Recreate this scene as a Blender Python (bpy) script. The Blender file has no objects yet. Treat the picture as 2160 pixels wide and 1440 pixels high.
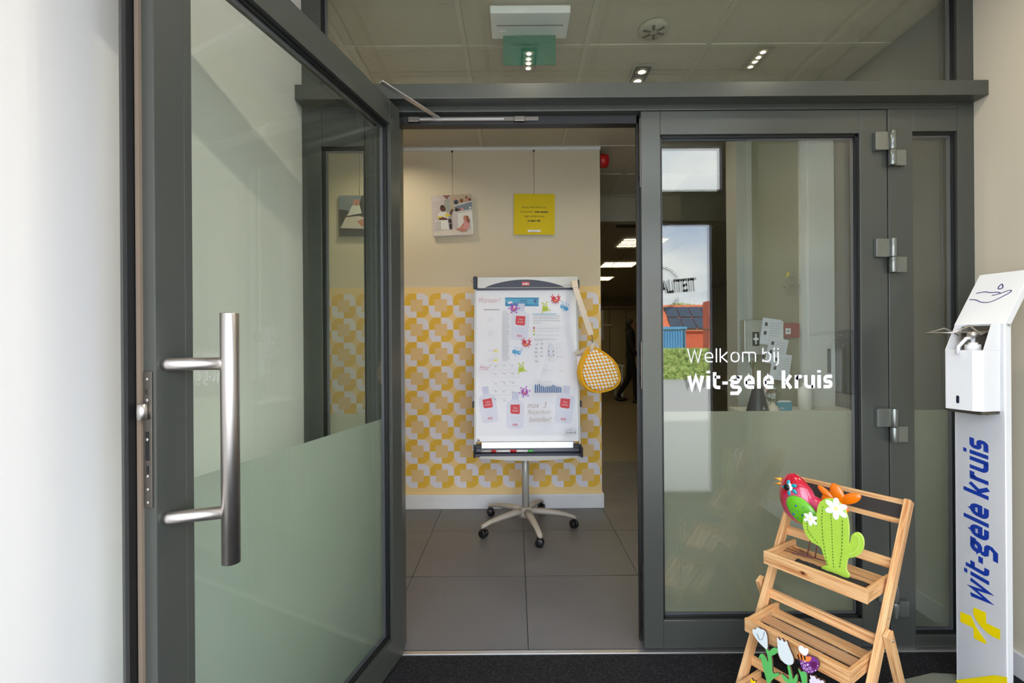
import bpy, bmesh, math, random
from mathutils import Vector, Matrix
random.seed(7)
R = math.radians
sc = bpy.context.scene
COL = sc.collection

# ---------------------------------------------------------------- camera
cam = bpy.data.cameras.new('camera'); camo = bpy.data.objects.new('camera', cam); COL.objects.link(camo)
camo.location = (0, 0, 1.24); camo.rotation_euler = (R(90), 0.007, 0)
cam.sensor_width = 36; cam.lens = 1000 / 2160 * 36
cam.shift_x = -7 / 2160; cam.shift_y = 2 / 2160; cam.clip_start = 0.02; cam.clip_end = 300
sc.camera = camo
sc.view_settings.view_transform = 'Standard'; sc.view_settings.look = 'None'
sc.view_settings.gamma = 1; sc.view_settings.use_curve_mapping = False
sc.view_settings.exposure = 0.0
sc.cycles.max_bounces = 14; sc.cycles.transparent_max_bounces = 24
sc.cycles.diffuse_bounces = 6; sc.cycles.glossy_bounces = 6; sc.cycles.transmission_bounces = 10
sc.cycles.caustics_reflective = False; sc.cycles.caustics_refractive = False
sc.cycles.sample_clamp_indirect = 6

# ---------------------------------------------------------------- node helper
class N:
    def __init__(s, tree): s.t = tree; s.n = tree.nodes; s.l = tree.links
    def new(s, typ, **kw):
        n = s.n.new(typ)
        for k, v in kw.items(): setattr(n, k, v)
        return n
    def put(s, sock, v):
        if v is None: return
        if isinstance(v, bpy.types.NodeSocket): s.l.new(v, sock)
        elif isinstance(v, tuple) and len(v) == 3 and sock.type == 'RGBA': sock.default_value = (*v, 1)
        else: sock.default_value = v
    def m(s, op, a, b=None, c=None):
        n = s.new('ShaderNodeMath', operation=op)
        for i, v in enumerate((a, b, c)): s.put(n.inputs[i], v)
        return n.outputs[0]
    def mix(s, f, a, b):
        n = s.new('ShaderNodeMix', data_type='RGBA'); s.put(n.inputs[0], f); s.put(n.inputs[6], a); s.put(n.inputs[7], b); return n.outputs[2]
    def noise(s, vec, scale, detail=3, rough=.5):
        n = s.new('ShaderNodeTexNoise'); s.put(n.inputs['Vector'], vec); s.put(n.inputs['Scale'], scale)
        n.inputs['Detail'].default_value = detail; n.inputs['Roughness'].default_value = rough; return n.outputs['Fac']
    def ramp(s, f, *st):
        n = s.new('ShaderNodeValToRGB'); s.put(n.inputs[0], f); e = n.color_ramp.elements
        while len(e) < len(st): e.new(.5)
        for i, (p, c) in enumerate(st): e[i].position = p; e[i].color = (*c, 1) if isinstance(c, tuple) else (c, c, c, 1)
        return n.outputs[0]
    def bump(s, h, st=.2, d=.01):
        n = s.new('ShaderNodeBump'); s.put(n.inputs['Height'], h); n.inputs['Strength'].default_value = st; n.inputs['Distance'].default_value = d; return n.outputs[0]
    def scale(s, vec, v):
        n = s.new('ShaderNodeVectorMath', operation='MULTIPLY'); s.put(n.inputs[0], vec); n.inputs[1].default_value = v; return n.outputs[0]

def lin(c):
    r = tuple((x / 255 / 12.92) if x / 255 <= .04045 else ((x / 255 + .055) / 1.055) ** 2.4 for x in c)
    return r
def srgb(*c): return lin(c)

# ---------------------------------------------------------------- world: bright overcast sky with soft clouds
w = bpy.data.worlds.new('sky'); sc.world = w; w.use_nodes = True
n = N(w.node_tree); n.n.clear()
tc = n.new('ShaderNodeTexCoord').outputs['Generated']
cl = n.noise(n.scale(tc, (1, 1, 2.4)), 2.6, 6, .6)
colr = n.ramp(cl, (.36, srgb(178, 196, 226)), (.52, srgb(222, 228, 240)), (.66, (1., 1., 1.)))
bg = n.new('ShaderNodeBackground'); n.put(bg.inputs[0], colr); bg.inputs[1].default_value = 6.6
n.put(n.new('ShaderNodeOutputWorld').inputs[0], bg.outputs[0])
# ---------------------------------------------------------------- sun, high behind the building: reaches the yard only
sd = bpy.data.lights.new('sun', 'SUN'); sd.energy = 15; sd.angle = R(3); sd.color = (1, .95, .88)
so = bpy.data.objects.new('sun', sd); COL.objects.link(so); so.rotation_euler = (R(-48), R(14), 0); so.location = (0, 8, 12)

LAMP_VEST, LAMP_LOBBY = 6, 4.2     # watts

# ---------------------------------------------------------------- materials
def mat(name, c, rough=.5, metal=0., var=.06, vs=12, bump=0., bs=200, coat=0., alpha=None, spec=None, emit=None):
    m = bpy.data.materials.new(name); m.use_nodes = True; n = N(m.node_tree); b = m.node_tree.nodes['Principled BSDF']
    co = n.new('ShaderNodeTexCoord').outputs['Object']
    c = lin(c) if max(c) > 1 else c
    f = n.noise(co, vs, 3)
    n.put(b.inputs['Base Color'], n.mix(f, tuple(x * (1 - var) for x in c), tuple(min(1, x * (1 + var)) for x in c)))
    b.inputs['Roughness'].default_value = rough; b.inputs['Metallic'].default_value = metal
    if spec is not None: b.inputs['Specular IOR Level'].default_value = spec
    if coat: b.inputs['Coat Weight'].default_value = coat; b.inputs['Coat Roughness'].default_value = .05
    if bump: n.put(b.inputs['Normal'], n.bump(n.noise(co, bs, 2), bump, .002))
    if emit: n.put(b.inputs['Emission Color'], emit[0]); b.inputs['Emission Strength'].default_value = emit[1]
    return m
M = {}
def mk(k, *a, **kw): M[k] = mat(k, *a, **kw); return M[k]
mk('frame', (77, 80, 75), .27, .3, .03, 4, .03, 900)
mk('hinge', (128, 132, 126), .2, .7, .03, 4)
mk('frame_dark', (46, 48, 46), .5)
mk('gasket', (14, 15, 17), .45)
mk('insul', (122, 108, 92), .6)
mk('steel', (196, 190, 184), .36, 1., .05, 60)
mk('steel_dark', (120, 114, 106), .35, 1.)
mk('alu', (205, 205, 205), .35, .9)
mk('white_wall', (233, 231, 226), .7, 0, .012, 1.5, .05, 260)
mk('cream_wall', (214, 205, 184), .7, 0, .012, 1.5, .05, 260)
mk('grid_white', (196, 189, 172), .6)
mk('lobby_grey', (112, 112, 112), .7, 0, .02, 2)
mk('grey_wall', (180, 178, 172), .7, 0, .02, 2)
mk('beige_wall', (152, 147, 122), .7, 0, .02, 2)
mk('white_paint', (228, 229, 230), .45)
mk('white_gloss', (238, 239, 240), .28, 0, .01, 3)
mk('plastic_white', (235, 235, 236), .35)
mk('plastic_black', (16, 16, 18), .4)
mk('navy', (28, 30, 52), .3)
mk('silver_plastic', (186, 184, 176), .35, .3)
mk('taupe', (170, 162, 150), .42)
mk('paper', (238, 238, 243), .6, 0, .01)
mk('red', (196, 32, 34), .35)
mk('sign_red', (150, 24, 28), .4)
mk('green_sign', (34, 108, 82), .5)
mk('blue', (10, 52, 150), .4, var=.02)
mk('navy_ink', (36, 30, 110), .4)
mk('yellow', (238, 214, 0), .4, var=.02)
mk('canvas_yellow', (222, 196, 8), .75, 0, .03, 30, .2, 900)
mk('black_ink', (40, 38, 36), .6)
mk('grey_ink', (160, 162, 170), .6)
mk('lilac', (222, 224, 236), .6)
mk('lilac_dark', (206, 209, 228), .6)
mk('label_red', (214, 70, 78), .6)
mk('pink_ink', (196, 96, 120), .6)
mk('brown_ink', (150, 118, 100), .6)
mk('banner', (92, 172, 206), .6); mk('banner_dark', (58, 140, 186), .6)
mk('germ_red', (206, 54, 78), .6); mk('germ_purple', (172, 78, 180), .6); mk('germ_blue', (90, 170, 216), .6); mk('germ_green', (196, 206, 58), .6)
mk('bar_blue', (44, 98, 156), .6); mk('orange_ink', (240, 170, 60), .6); mk('green_ink', (150, 200, 80), .6)
mk('highlight', (246, 230, 90), .6); mk('eye_white', (245, 245, 245), .3)
mk('teal', (34, 150, 176), .5)
mk('strap', (228, 214, 196), .8, 0, .04, 60, .2, 900)
mk('bag_yellow', (244, 186, 30), .8, 0, .05, 40, .2, 700)
mk('bird_green', (110, 196, 40), .22, 0, .15, 10, coat=.6)
mk('bird_orange', (250, 120, 10), .22, 0, .15, 10, coat=.6)
mk('bird_teal', (20, 160, 176), .25, coat=.5)
mk('beak', (250, 176, 60), .35)
mk('rust', (132, 88, 84), .5, .3)
mk('felt', (168, 206, 66), .9, 0, .06, 60, .3, 900)
mk('felt_edge', (196, 226, 110), .9)
mk('stitch', (84, 120, 30), .9); mk('stitch_light', (206, 230, 120), .9)
mk('petal', (240, 240, 248), .6); mk('petal_core', (248, 246, 160), .6)
mk('bark', (40, 36, 33), .85, 0, .25, 40, .6, 120)
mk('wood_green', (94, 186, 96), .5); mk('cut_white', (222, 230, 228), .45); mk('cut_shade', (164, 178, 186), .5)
mk('cut_edge', (96, 62, 48), .7)
mk('purple', (120, 52, 136), .5); mk('purple_light', (228, 200, 236), .5); mk('plum', (96, 24, 84), .5)
mk('bee_orange', (246, 140, 64), .5); mk('lilac_petal', (226, 218, 236), .5); mk('flower_yellow', (250, 216, 0), .5)
mk('chalkboard', (40, 36, 34), .75, 0, .25, 14)
mk('desk_top', (222, 220, 214), .4); mk('desk_body', (120, 118, 108), .5)
mk('cone', (42, 44, 54), .35)
mk('leafg', (86, 104, 52), .6, 0, .3, 20); mk('vase', (214, 200, 184), .7, 0, .15, 120, .4, 120)
mk('leaf_brown', (110, 86, 60), .7)
mk('cabinet', (196, 182, 142), .5, 0, .03); mk('dark_floor', (126, 116, 92), .35)
mk('cloth', (14, 15, 20), .8); mk('skin', (150, 110, 84), .6); mk('hair', (24, 18, 16), .6); mk('shoe', (12, 12, 12), .5)
mk('brick', (214, 104, 72), .85, 0, .12, 6); mk('roof_tile', (222, 120, 84), .8, 0, .12, 8)
mk('solar', (62, 76, 98), .25, .2); mk('container', (96, 160, 204), .6); mk('asphalt', (188, 186, 184), .8, 0, .06, 3)
mk('concrete', (176, 176, 172), .8); mk('fence_metal', (60, 90, 80), .5); mk('white_clad', (214, 216, 214), .6)
mk('knot', (84, 46, 24), .6); mk('knot_rim', (186, 118, 66), .6)
mk('base_plate', (122, 124, 112), .45)
mk('soffit', (168, 162, 144), .7)
mk('decal_grey', (92, 98, 108), .6)
mk('spacer', (104, 106, 116), .4, .5)

def leaf_mat():
    m = bpy.data.materials.new('hedge_leaf'); m.use_nodes = True; n = N(m.node_tree); b = m.node_tree.nodes['Principled BSDF']
    co = n.new('ShaderNodeTexCoord').outputs['Object']
    n.put(b.inputs['Base Color'], n.ramp(n.noise(co, 9, 3), (.3, srgb(112, 146, 62)), (.7, srgb(196, 210, 126)))); b.inputs['Roughness'].default_value = .6
    return m
M['hedge_leaf'] = leaf_mat()

def glass_mat(name, f0, tint):
    m = bpy.data.materials.new(name); m.use_nodes = True; n = N(m.node_tree); n.n.clear()
    fc = n.new('ShaderNodeLayerWeight').outputs['Facing']
    p = n.m('POWER', fc, 5.0); f = n.m('ADD', n.m('MULTIPLY', p, 1 - f0), f0)
    tr = n.new('ShaderNodeBsdfTransparent'); tr.inputs[0].default_value = (*tint, 1)
    gl = n.new('ShaderNodeBsdfGlossy'); gl.inputs['Roughness'].default_value = 0.0
    mx = n.new('ShaderNodeMixShader'); n.put(mx.inputs[0], f); n.put(mx.inputs[1], tr.outputs[0]); n.put(mx.inputs[2], gl.outputs[0])
    n.put(n.new('ShaderNodeOutputMaterial').inputs[0], mx.outputs[0]); return m
M['glass'] = glass_mat('window_glass', .088, (.955, .985, .948))
M['glass_clear'] = glass_mat('clear_glass', .03, (.97, .98, .97))
def film_mat():
    m = bpy.data.materials.new('frosted_film'); m.use_nodes = True; n = N(m.node_tree); n.n.clear()
    t = n.new('ShaderNodeBsdfTranslucent'); t.inputs[0].default_value = (.905, .94, .91, 1)
    d = n.new('ShaderNodeBsdfDiffuse'); d.inputs[0].default_value = (.36, .42, .38, 1)
    mx = n.new('ShaderNodeMixShader'); mx.inputs[0].default_value = .12
    n.put(mx.inputs[1], t.outputs[0]); n.put(mx.inputs[2], d.outputs[0])
    n.put(n.new('ShaderNodeOutputMaterial').inputs[0], mx.outputs[0]); return m
M['film'] = film_mat()

def emis(name, c, s):
    m = bpy.data.materials.new(name); m.use_nodes = True; n = N(m.node_tree); n.n.clear()
    e = n.new('ShaderNodeEmission'); e.inputs[0].default_value = (*c, 1); e.inputs[1].default_value = s
    n.put(n.new('ShaderNodeOutputMaterial').inputs[0], e.outputs[0]); return m
M['lamp_warm'] = emis('lamp_warm', (1, .86, .62), 14); M['lamp_spot'] = emis('lamp_spot', (1, .80, .5), 4.5)
M['tube'] = emis('tube_light', (1, .80, .46), 15)

def tile_mat():
    m = bpy.data.materials.new('floor_tile'); m.use_nodes = True; n = N(m.node_tree); b = m.node_tree.nodes['Principled BSDF']
    g = n.new('ShaderNodeNewGeometry').outputs['Position']; oi = n.new('ShaderNodeObjectInfo').outputs['Random']
    f = n.noise(g, 3, 5, .6)
    c = n.mix(f, srgb(88, 88, 91), srgb(105, 104, 105))
    c = n.mix(n.m('MULTIPLY', oi, .25), c, srgb(106, 102, 97))
    fl = n.ramp(n.noise(n.scale(g, (1, .4, 1)), 90, 2, .6), (.66, 0.), (.78, 1.))
    pt = n.ramp(n.noise(g, 2.2, 3), (.45, 0.), (.65, 1.))
    c = n.mix(n.m('MULTIPLY', n.m('MULTIPLY', fl, pt), .45), c, srgb(190, 190, 190))
    n.put(b.inputs['Base Color'], c); n.put(b.inputs['Roughness'], n.ramp(f, (.3, .34), (.7, .48)))
    n.put(b.inputs['Normal'], n.bump(n.noise(g, 120, 3), .06, .002)); return m
M['tile'] = tile_mat()
def ceil_mat():
    m = bpy.data.materials.new('ceiling_panel'); m.use_nodes = True; n = N(m.node_tree); b = m.node_tree.nodes['Principled BSDF']
    g = n.new('ShaderNodeNewGeometry').outputs['Position']
    hol = n.ramp(n.noise(g, 95, 1.5, .7), (.68, 0.), (.73, 1.))
    n.put(b.inputs['Base Color'], n.mix(n.m('MULTIPLY', hol, .55), srgb(190, 182, 164), srgb(108, 100, 86)))
    b.inputs['Roughness'].default_value = .9
    n.put(b.inputs['Normal'], n.bump(n.noise(g, 160, 3), .35, .003)); return m
M['ceiling'] = ceil_mat()
M['ceiling_porch'] = mat('porch_ceiling', (226, 220, 204), .9, 0, .03, 60, .3, 160)
def mat_carpet():
    m = bpy.data.materials.new('entrance_mat'); m.use_nodes = True; n = N(m.node_tree); b = m.node_tree.nodes['Principled BSDF']
    g = n.new('ShaderNodeNewGeometry').outputs['Position']
    f = n.noise(g, 260, 2, .8)
    c = n.ramp(f, (.35, srgb(16, 16, 18)), (.6, srgb(44, 44, 46)), (.78, srgb(110, 108, 104)))
    n.put(b.inputs['Base Color'], c); b.inputs['Roughness'].default_value = .95; b.inputs['Specular IOR Level'].default_value = .15
    n.put(b.inputs['Normal'], n.bump(n.noise(g, 240, 3), .9, .006)); return m
M['mat'] = mat_carpet()
def wood_mat(name, c1, c2, c3):
    m = bpy.data.materials.new(name); m.use_nodes = True; n = N(m.node_tree); b = m.node_tree.nodes['Principled BSDF']
    co = n.new('ShaderNodeTexCoord').outputs['UV']; oi = n.new('ShaderNodeObjectInfo').outputs['Random']
    cb = n.new('ShaderNodeCombineXYZ'); n.put(cb.inputs[2], n.m('MULTIPLY', oi, 13.))
    ad = n.new('ShaderNodeVectorMath', operation='ADD'); n.put(ad.inputs[0], n.scale(co, (3., 60., 1))); n.put(ad.inputs[1], cb.outputs[0])
    g = n.noise(ad.outputs[0], 1.6, 4, .62)
    wv = n.new('ShaderNodeTexWave', wave_type='BANDS', bands_direction='Y'); n.put(wv.inputs['Vector'], n.scale(ad.outputs[0], (.35, .35, .35)))
    wv.inputs['Scale'].default_value = 3; wv.inputs['Distortion'].default_value = 5; wv.inputs['Detail'].default_value = 2; wv.inputs['Detail Scale'].default_value = .5
    c = n.ramp(g, (.32, c1), (.5, c2), (.75, c3))
    c = n.mix(n.ramp(wv.outputs['Fac'], (.72, 0.), (.98, .65)), c, c1)
    n.put(b.inputs['Base Color'], c); b.inputs['Roughness'].default_value = .55
    n.put(b.inputs['Normal'], n.bump(g, .12, .002)); return m
M['wood'] = wood_mat('pine', srgb(184, 120, 68), srgb(230, 184, 128), srgb(243, 208, 160))
M['wood_old'] = wood_mat('worn_pine', srgb(150, 106, 70), srgb(200, 158, 116), srgb(216, 182, 142))
def bird_mat():
    m = bpy.data.materials.new('bird_enamel'); m.use_nodes = True; n = N(m.node_tree); b = m.node_tree.nodes['Principled BSDF']
    co = n.new('ShaderNodeTexCoord').outputs['Object']; sp = n.new('ShaderNodeSeparateXYZ'); n.put(sp.inputs[0], co)
    d = n.m('ADD', n.m('POWER', n.m('MULTIPLY', n.m('SUBTRACT', sp.outputs[0], .012), 13.), 2.), n.m('POWER', n.m('MULTIPLY', n.m('SUBTRACT', sp.outputs[2], -.03), 11.), 2.))
    c = n.ramp(n.m('ADD', d, n.m('MULTIPLY', n.noise(co, 30, 3), .25)), (.25, srgb(226, 92, 138)), (.95, srgb(190, 8, 44)))
    n.put(b.inputs['Base Color'], c); b.inputs['Roughness'].default_value = .18; b.inputs['Coat Weight'].default_value = .8
    n.put(b.inputs['Normal'], n.bump(n.noise(co, 45, 2), .12, .004)); return m
M['bird'] = bird_mat()

def paper_motif(name, period, ox, oz, cy, cw, cb, ci):
    """quartered rounded squares: yellow / white quadrants round a beige square. pattern in object X,Z"""
    m = bpy.data.materials.new(name); m.use_nodes = True; n = N(m.node_tree); b = m.node_tree.nodes['Principled BSDF']
    co = n.new('ShaderNodeTexCoord').outputs['Object']; sp = n.new('ShaderNodeSeparateXYZ'); n.put(sp.inputs[0], co)
    def loc(s, o): return n.m('SUBTRACT', n.m('MULTIPLY', n.m('FRACT', n.m('DIVIDE', n.m('SUBTRACT', s, o), period)), 2.), 1.)
    px, pz = loc(sp.outputs[0], ox), loc(sp.outputs[2], oz)
    ax, az = n.m('ABSOLUTE', px), n.m('ABSOLUTE', pz)
    inner = n.m('LESS_THAN', n.m('MAXIMUM', ax, az), .5)
    r = .62
    qx, qz = n.m('MAXIMUM', n.m('SUBTRACT', ax, 1 - r), 0.), n.m('MAXIMUM', n.m('SUBTRACT', az, 1 - r), 0.)
    outer = n.m('LESS_THAN', n.m('SQRT', n.m('ADD', n.m('MULTIPLY', qx, qx), n.m('MULTIPLY', qz, qz))), r * .985)
    same = n.m('LESS_THAN', n.m('MULTIPLY', px, pz), 0.)          # TL and BR yellow
    c = n.mix(same, cw, cy); c = n.mix(outer, cb, c); c = n.mix(inner, c, ci)
    lo = n.m('GREATER_THAN', sp.outputs[2], oz); hi = n.m('LESS_THAN', sp.outputs[2], oz + 8 * period)
    c = n.mix(n.m('MULTIPLY', lo, hi), cb, c)
    n.put(b.inputs['Base Color'], c); b.inputs['Roughness'].default_value = .6; return m
M['wallpaper'] = paper_motif('wallpaper', .1822, .6285 - .1822 * 20, .1545, srgb(232, 186, 60), srgb(228, 224, 232), srgb(240, 208, 146), srgb(230, 196, 140))
def bag_mat():
    m = bpy.data.materials.new('bag_pattern'); m.use_nodes = True; n = N(m.node_tree); b = m.node_tree.nodes['Principled BSDF']
    co = n.new('ShaderNodeTexCoord').outputs['Object']
    mp = n.new('ShaderNodeMapping'); n.put(mp.inputs[0], co); mp.inputs['Rotation'].default_value = (0, R(-32), 0); sp = n.new('ShaderNodeSeparateXYZ'); n.put(sp.inputs[0], mp.outputs[0])
    a = n.m('SINE', n.m('MULTIPLY', sp.outputs[0], 190.)); bb = n.m('SINE', n.m('MULTIPLY', sp.outputs[2], 240.))
    n.put(b.inputs['Base Color'], n.mix(n.m('GREATER_THAN', n.m('MULTIPLY', a, bb), -.02), srgb(244, 240, 232), srgb(236, 160, 20)))
    b.inputs['Roughness'].default_value = .8; return m
M['bag_pattern'] = bag_mat()

# ---------------------------------------------------------------- mesh builder
class MB:
    def __init__(s, *mats): s.v = []; s.f = []; s.mi = []; s.mats = list(mats) or [M['frame']]; s.uv = []; s.smooth = []
    def idx(s, m):
        if m is None: return 0
        if isinstance(m, str): m = M[m]
        if m not in s.mats: s.mats.append(m)
        return s.mats.index(m)
    def add(s, vs, fs, m=None, smooth=False):
        o = len(s.v); s.v += [tuple(x) for x in vs]; i = s.idx(m)
        for f in fs: s.f.append(tuple(o + k for k in f)); s.mi.append(i); s.smooth.append(smooth)
        return s
    def box(s, x0, x1, y0, y1, z0, z1, m=None):
        v = [(x, y, z) for x in (x0, x1) for y in (y0, y1) for z in (z0, z1)]
        return s.add(v, [(0, 1, 3, 2), (4, 6, 7, 5), (0, 4, 5, 1), (2, 3, 7, 6), (0, 2, 6, 4), (1, 5, 7, 3)], m)
    def obox(s, c, ax, ay, az, m=None):
        """oriented box: centre, three half vectors"""
        c, ax, ay, az = map(Vector, (c, ax, ay, az))
        v = [c + ax * i + ay * j + az * k for i in (-1, 1) for j in (-1, 1) for k in (-1, 1)]
        return s.add(v, [(0, 1, 3, 2), (4, 6, 7, 5), (0, 4, 5, 1), (2, 3, 7, 6), (0, 2, 6, 4), (1, 5, 7, 3)], m)
    def prism(s, pts, y0, y1, m=None, mside=None, axis='y'):
        """pts in (x,z), extruded along y (front y0)"""
        k = len(pts)
        P = (lambda p, y: (p[0], y, p[1])) if axis == 'y' else ((lambda p, y: (y, p[0], p[1])) if axis == 'x' else (lambda p, y: (p[0], p[1], y)))
        v = [P(p, y0) for p in pts] + [P(p, y1) for p in pts]
        s.add(v, [tuple(range(k)), tuple(range(2 * k - 1, k - 1, -1))], m)
        o = len(s.v) - 2 * k; i = s.idx(mside if mside is not None else m)
        for a in range(k):
            b = (a + 1) % k; s.f.append((o + a, o + k + a, o + k + b, o + b)); s.mi.append(i); s.smooth.append(False)
        return s
    def rings(s, rings, m=None, closed=True, caps=True, smooth=True):
        k = len(rings[0]); vs = [p for r in rings for p in r]; fs = []
        for i in range(len(rings) - 1):
            for j in range(k if closed else k - 1):
                a, b = i * k + j, i * k + (j + 1) % k; fs.append((a, b, b + k, a + k))
        s.add(vs, fs, m, smooth)
        if caps:
            o = len(s.v) - len(vs); mi = s.idx(m)
            s.f.append(tuple(o + j for j in range(k - 1, -1, -1))); s.f.append(tuple(o + len(vs) - k + j for j in range(k))); s.mi += [mi, mi]; s.smooth += [False, False]
        return s
    def lathe(s, prof, c=(0, 0, 0), n=20, m=None, axis='z', smooth=True):
        rg = []
        for r, h in prof:
            ring = []
            for j in range(n):
                a = 2 * math.pi * j / n; x, y = r * math.cos(a), r * math.sin(a)
                p = (x, y, h) if axis == 'z' else ((h, x, y) if axis == 'x' else (x, h, -y))
                ring.append((c[0] + p[0], c[1] + p[1], c[2] + p[2]))
            rg.append(ring)
        return s.rings(rg, m, smooth=smooth)
    def tube(s, pts, r, n=10, m=None, rs=None):
        pts = [Vector(p) for p in pts]; rg = []; up = None
        for i, p in enumerate(pts):
            d = (pts[min(i + 1, len(pts) - 1)] - pts[max(i - 1, 0)]).normalized()
            if up is None:
                up = Vector((0, 0, 1)) if abs(d.z) < .9 else Vector((1, 0, 0))
            u = (up - d * up.dot(d)).normalized(); up = u; q = d.cross(u); rr = rs[i] if rs else r
            rg.append([p + (u * math.cos(2 * math.pi * j / n) + q * math.sin(2 * math.pi * j / n)) * rr for j in range(n)])
        return s.rings(rg, m)
    def ellip(s, c, rad, m=None, nu=16, nv=10, mtx=None):
        vs, fs = [], []
        for i in range(1, nv):
            t = math.pi * i / nv
            for j in range(nu):
                a = 2 * math.pi * j / nu; vs.append(Vector((rad[0] * math.sin(t) * math.cos(a), rad[1] * math.sin(t) * math.sin(a), rad[2] * math.cos(t))))
        vs += [Vector((0, 0, rad[2])), Vector((0, 0, -rad[2]))]
        if mtx is not None: vs = [mtx @ v for v in vs]
        vs = [v + Vector(c) for v in vs]; k = (nv - 1) * nu
        for i in range(nv - 2):
            for j in range(nu):
                a, b = i * nu + j, i * nu + (j + 1) % nu; fs.append((a, a + nu, b + nu, b))
        for j in range(nu): fs.append((k, j, (j + 1) % nu)); fs.append((k + 1, (nv - 2) * nu + (j + 1) % nu, (nv - 2) * nu + j))
        return s.add(vs, fs, m, True)
    def mesh(s, name):
        me = bpy.data.meshes.new(name); me.from_pydata(s.v, [], s.f)
        for m in s.mats: me.materials.append(m)
        me.polygons.foreach_set('material_index', s.mi); me.polygons.foreach_set('use_smooth', s.smooth)
        bm = bmesh.new(); bm.from_mesh(me); bmesh.ops.recalc_face_normals(bm, faces=bm.faces); bm.to_mesh(me); bm.free()
        # length-wise box UVs (u along the longest axis, metres)
        if s.v:
            ext = [max(v[i] for v in s.v) - min(v[i] for v in s.v) for i in range(3)]; o = sorted(range(3), key=lambda i: -ext[i])
            ul = me.uv_layers.new(name='UVMap')
            for p in me.polygons:
                q = [i for i in o if abs(p.normal[i]) < .75][:2]
                if len(q) < 2: q = o[:2]
                for li in p.loop_indices:
                    co = me.vertices[me.loops[li].vertex_index].co; ul.data[li].uv = (co[q[0]], co[q[1]])
        me.update(); return me
    def build(s, name, parent=None, loc=(0, 0, 0), rot=(0, 0, 0), bevel=0., seg=2, kind=None, label=None, sub=0):
        ob = bpy.data.objects.new(name, s.mesh(name)); COL.objects.link(ob)
        ob.location = loc; ob.rotation_euler = rot; ob.parent = parent
        if bevel:
            b = ob.modifiers.new('bevel', 'BEVEL'); b.width = bevel; b.segments = seg; b.limit_method = 'ANGLE'; b.angle_limit = R(40)
        if sub:
            b = ob.modifiers.new('sub', 'SUBSURF'); b.levels = sub; b.render_levels = sub
        if kind: ob['kind'] = kind
        if label: ob['label'] = label
        return ob

def tag(o, label, cat, group=None):
    o['label'] = label; o['category'] = cat
    if group: o['group'] = group
    return o
def thing(name, label, cat, loc=(0, 0, 0), rz=0., group=None):
    o = bpy.data.objects.new(name, None); COL.objects.link(o); o.location = loc; o.rotation_euler = (0, 0, rz)
    o.empty_display_size = .05
    return tag(o, label, cat, group)
def copy_tree(o, parent=None):
    c = o.copy(); COL.objects.link(c); c.parent = parent
    for ch in list(o.children): copy_tree(ch, c)
    return c
def S(ob): ob['kind'] = 'structure'; return ob

# flat print builder: polygons in local X,Z facing -Y, each a hair in front of the last
class Flat:
    def __init__(s, y=0., step=.00035, back=.0002): s.mb = MB(); s.mb.mats = []; s.y = y; s.st = step; s.first = True
    def poly(s, pts, m, th=None):
        s.y -= s.st; s.mb.prism(pts, s.y, s.y + (th or s.st * .9), m); return s
    def rect(s, x0, x1, z0, z1, m): return s.poly([(x0, z0), (x1, z0), (x1, z1), (x0, z1)], m)
    def disc(s, x, z, r, m, n=12, rz=None): return s.poly([(x + r * math.cos(2 * math.pi * i / n), z + (rz or r) * math.sin(2 * math.pi * i / n)) for i in range(n)], m)
    def line(s, pts, w, m):
        L, Rr = ribbon(pts, w); s.y -= s.st
        for i in range(len(pts) - 1): s.mb.prism([L[i], Rr[i], Rr[i + 1], L[i + 1]], s.y, s.y + s.st * .9, m)
        return s
    def text(s, t, x, z, size, m, sx=1., shear=0., off=0., rot=0., align='LEFT', sp=1., fit=None):
        s.y -= s.st; add_text(s.mb, t, x, s.y, z, size, m, sx, shear, off, rot, align, sp, s.st * .9, fit); return s
    def build(s, name, parent=None, **kw): return s.mb.build(name, parent, **kw)

def smooth(pts, closed=True, n=2):
    for _ in range(n):
        q = []; k = len(pts); rng = range(k) if closed else range(k - 1)
        if not closed: q.append(pts[0])
        for i in rng:
            a, b = pts[i], pts[(i + 1) % k]; q += [(a[0] * .75 + b[0] * .25, a[1] * .75 + b[1] * .25), (a[0] * .25 + b[0] * .75, a[1] * .25 + b[1] * .75)]
        if not closed: q.append(pts[-1])
        pts = q
    return pts
def ribbon(pts, w):
    P = [Vector(p) for p in pts]; L, Rr = [], []
    for i, p in enumerate(P):
        d0 = (P[i] - P[i - 1]).normalized() if i > 0 else None; d1 = (P[i + 1] - P[i]).normalized() if i < len(P) - 1 else None
        if d0 is None: d0 = d1
        if d1 is None: d1 = d0
        n0, n1 = Vector((-d0.y, d0.x)), Vector((-d1.y, d1.x)); nn = n0 + n1
        nn = nn.normalized() if nn.length > .1 else n1; k = min(2.2, 1 / max(.3, nn.dot(n1)))
        L.append(tuple(p + nn * (w / 2 * k))); Rr.append(tuple(p - nn * (w / 2 * k)))
    return L, Rr

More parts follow.
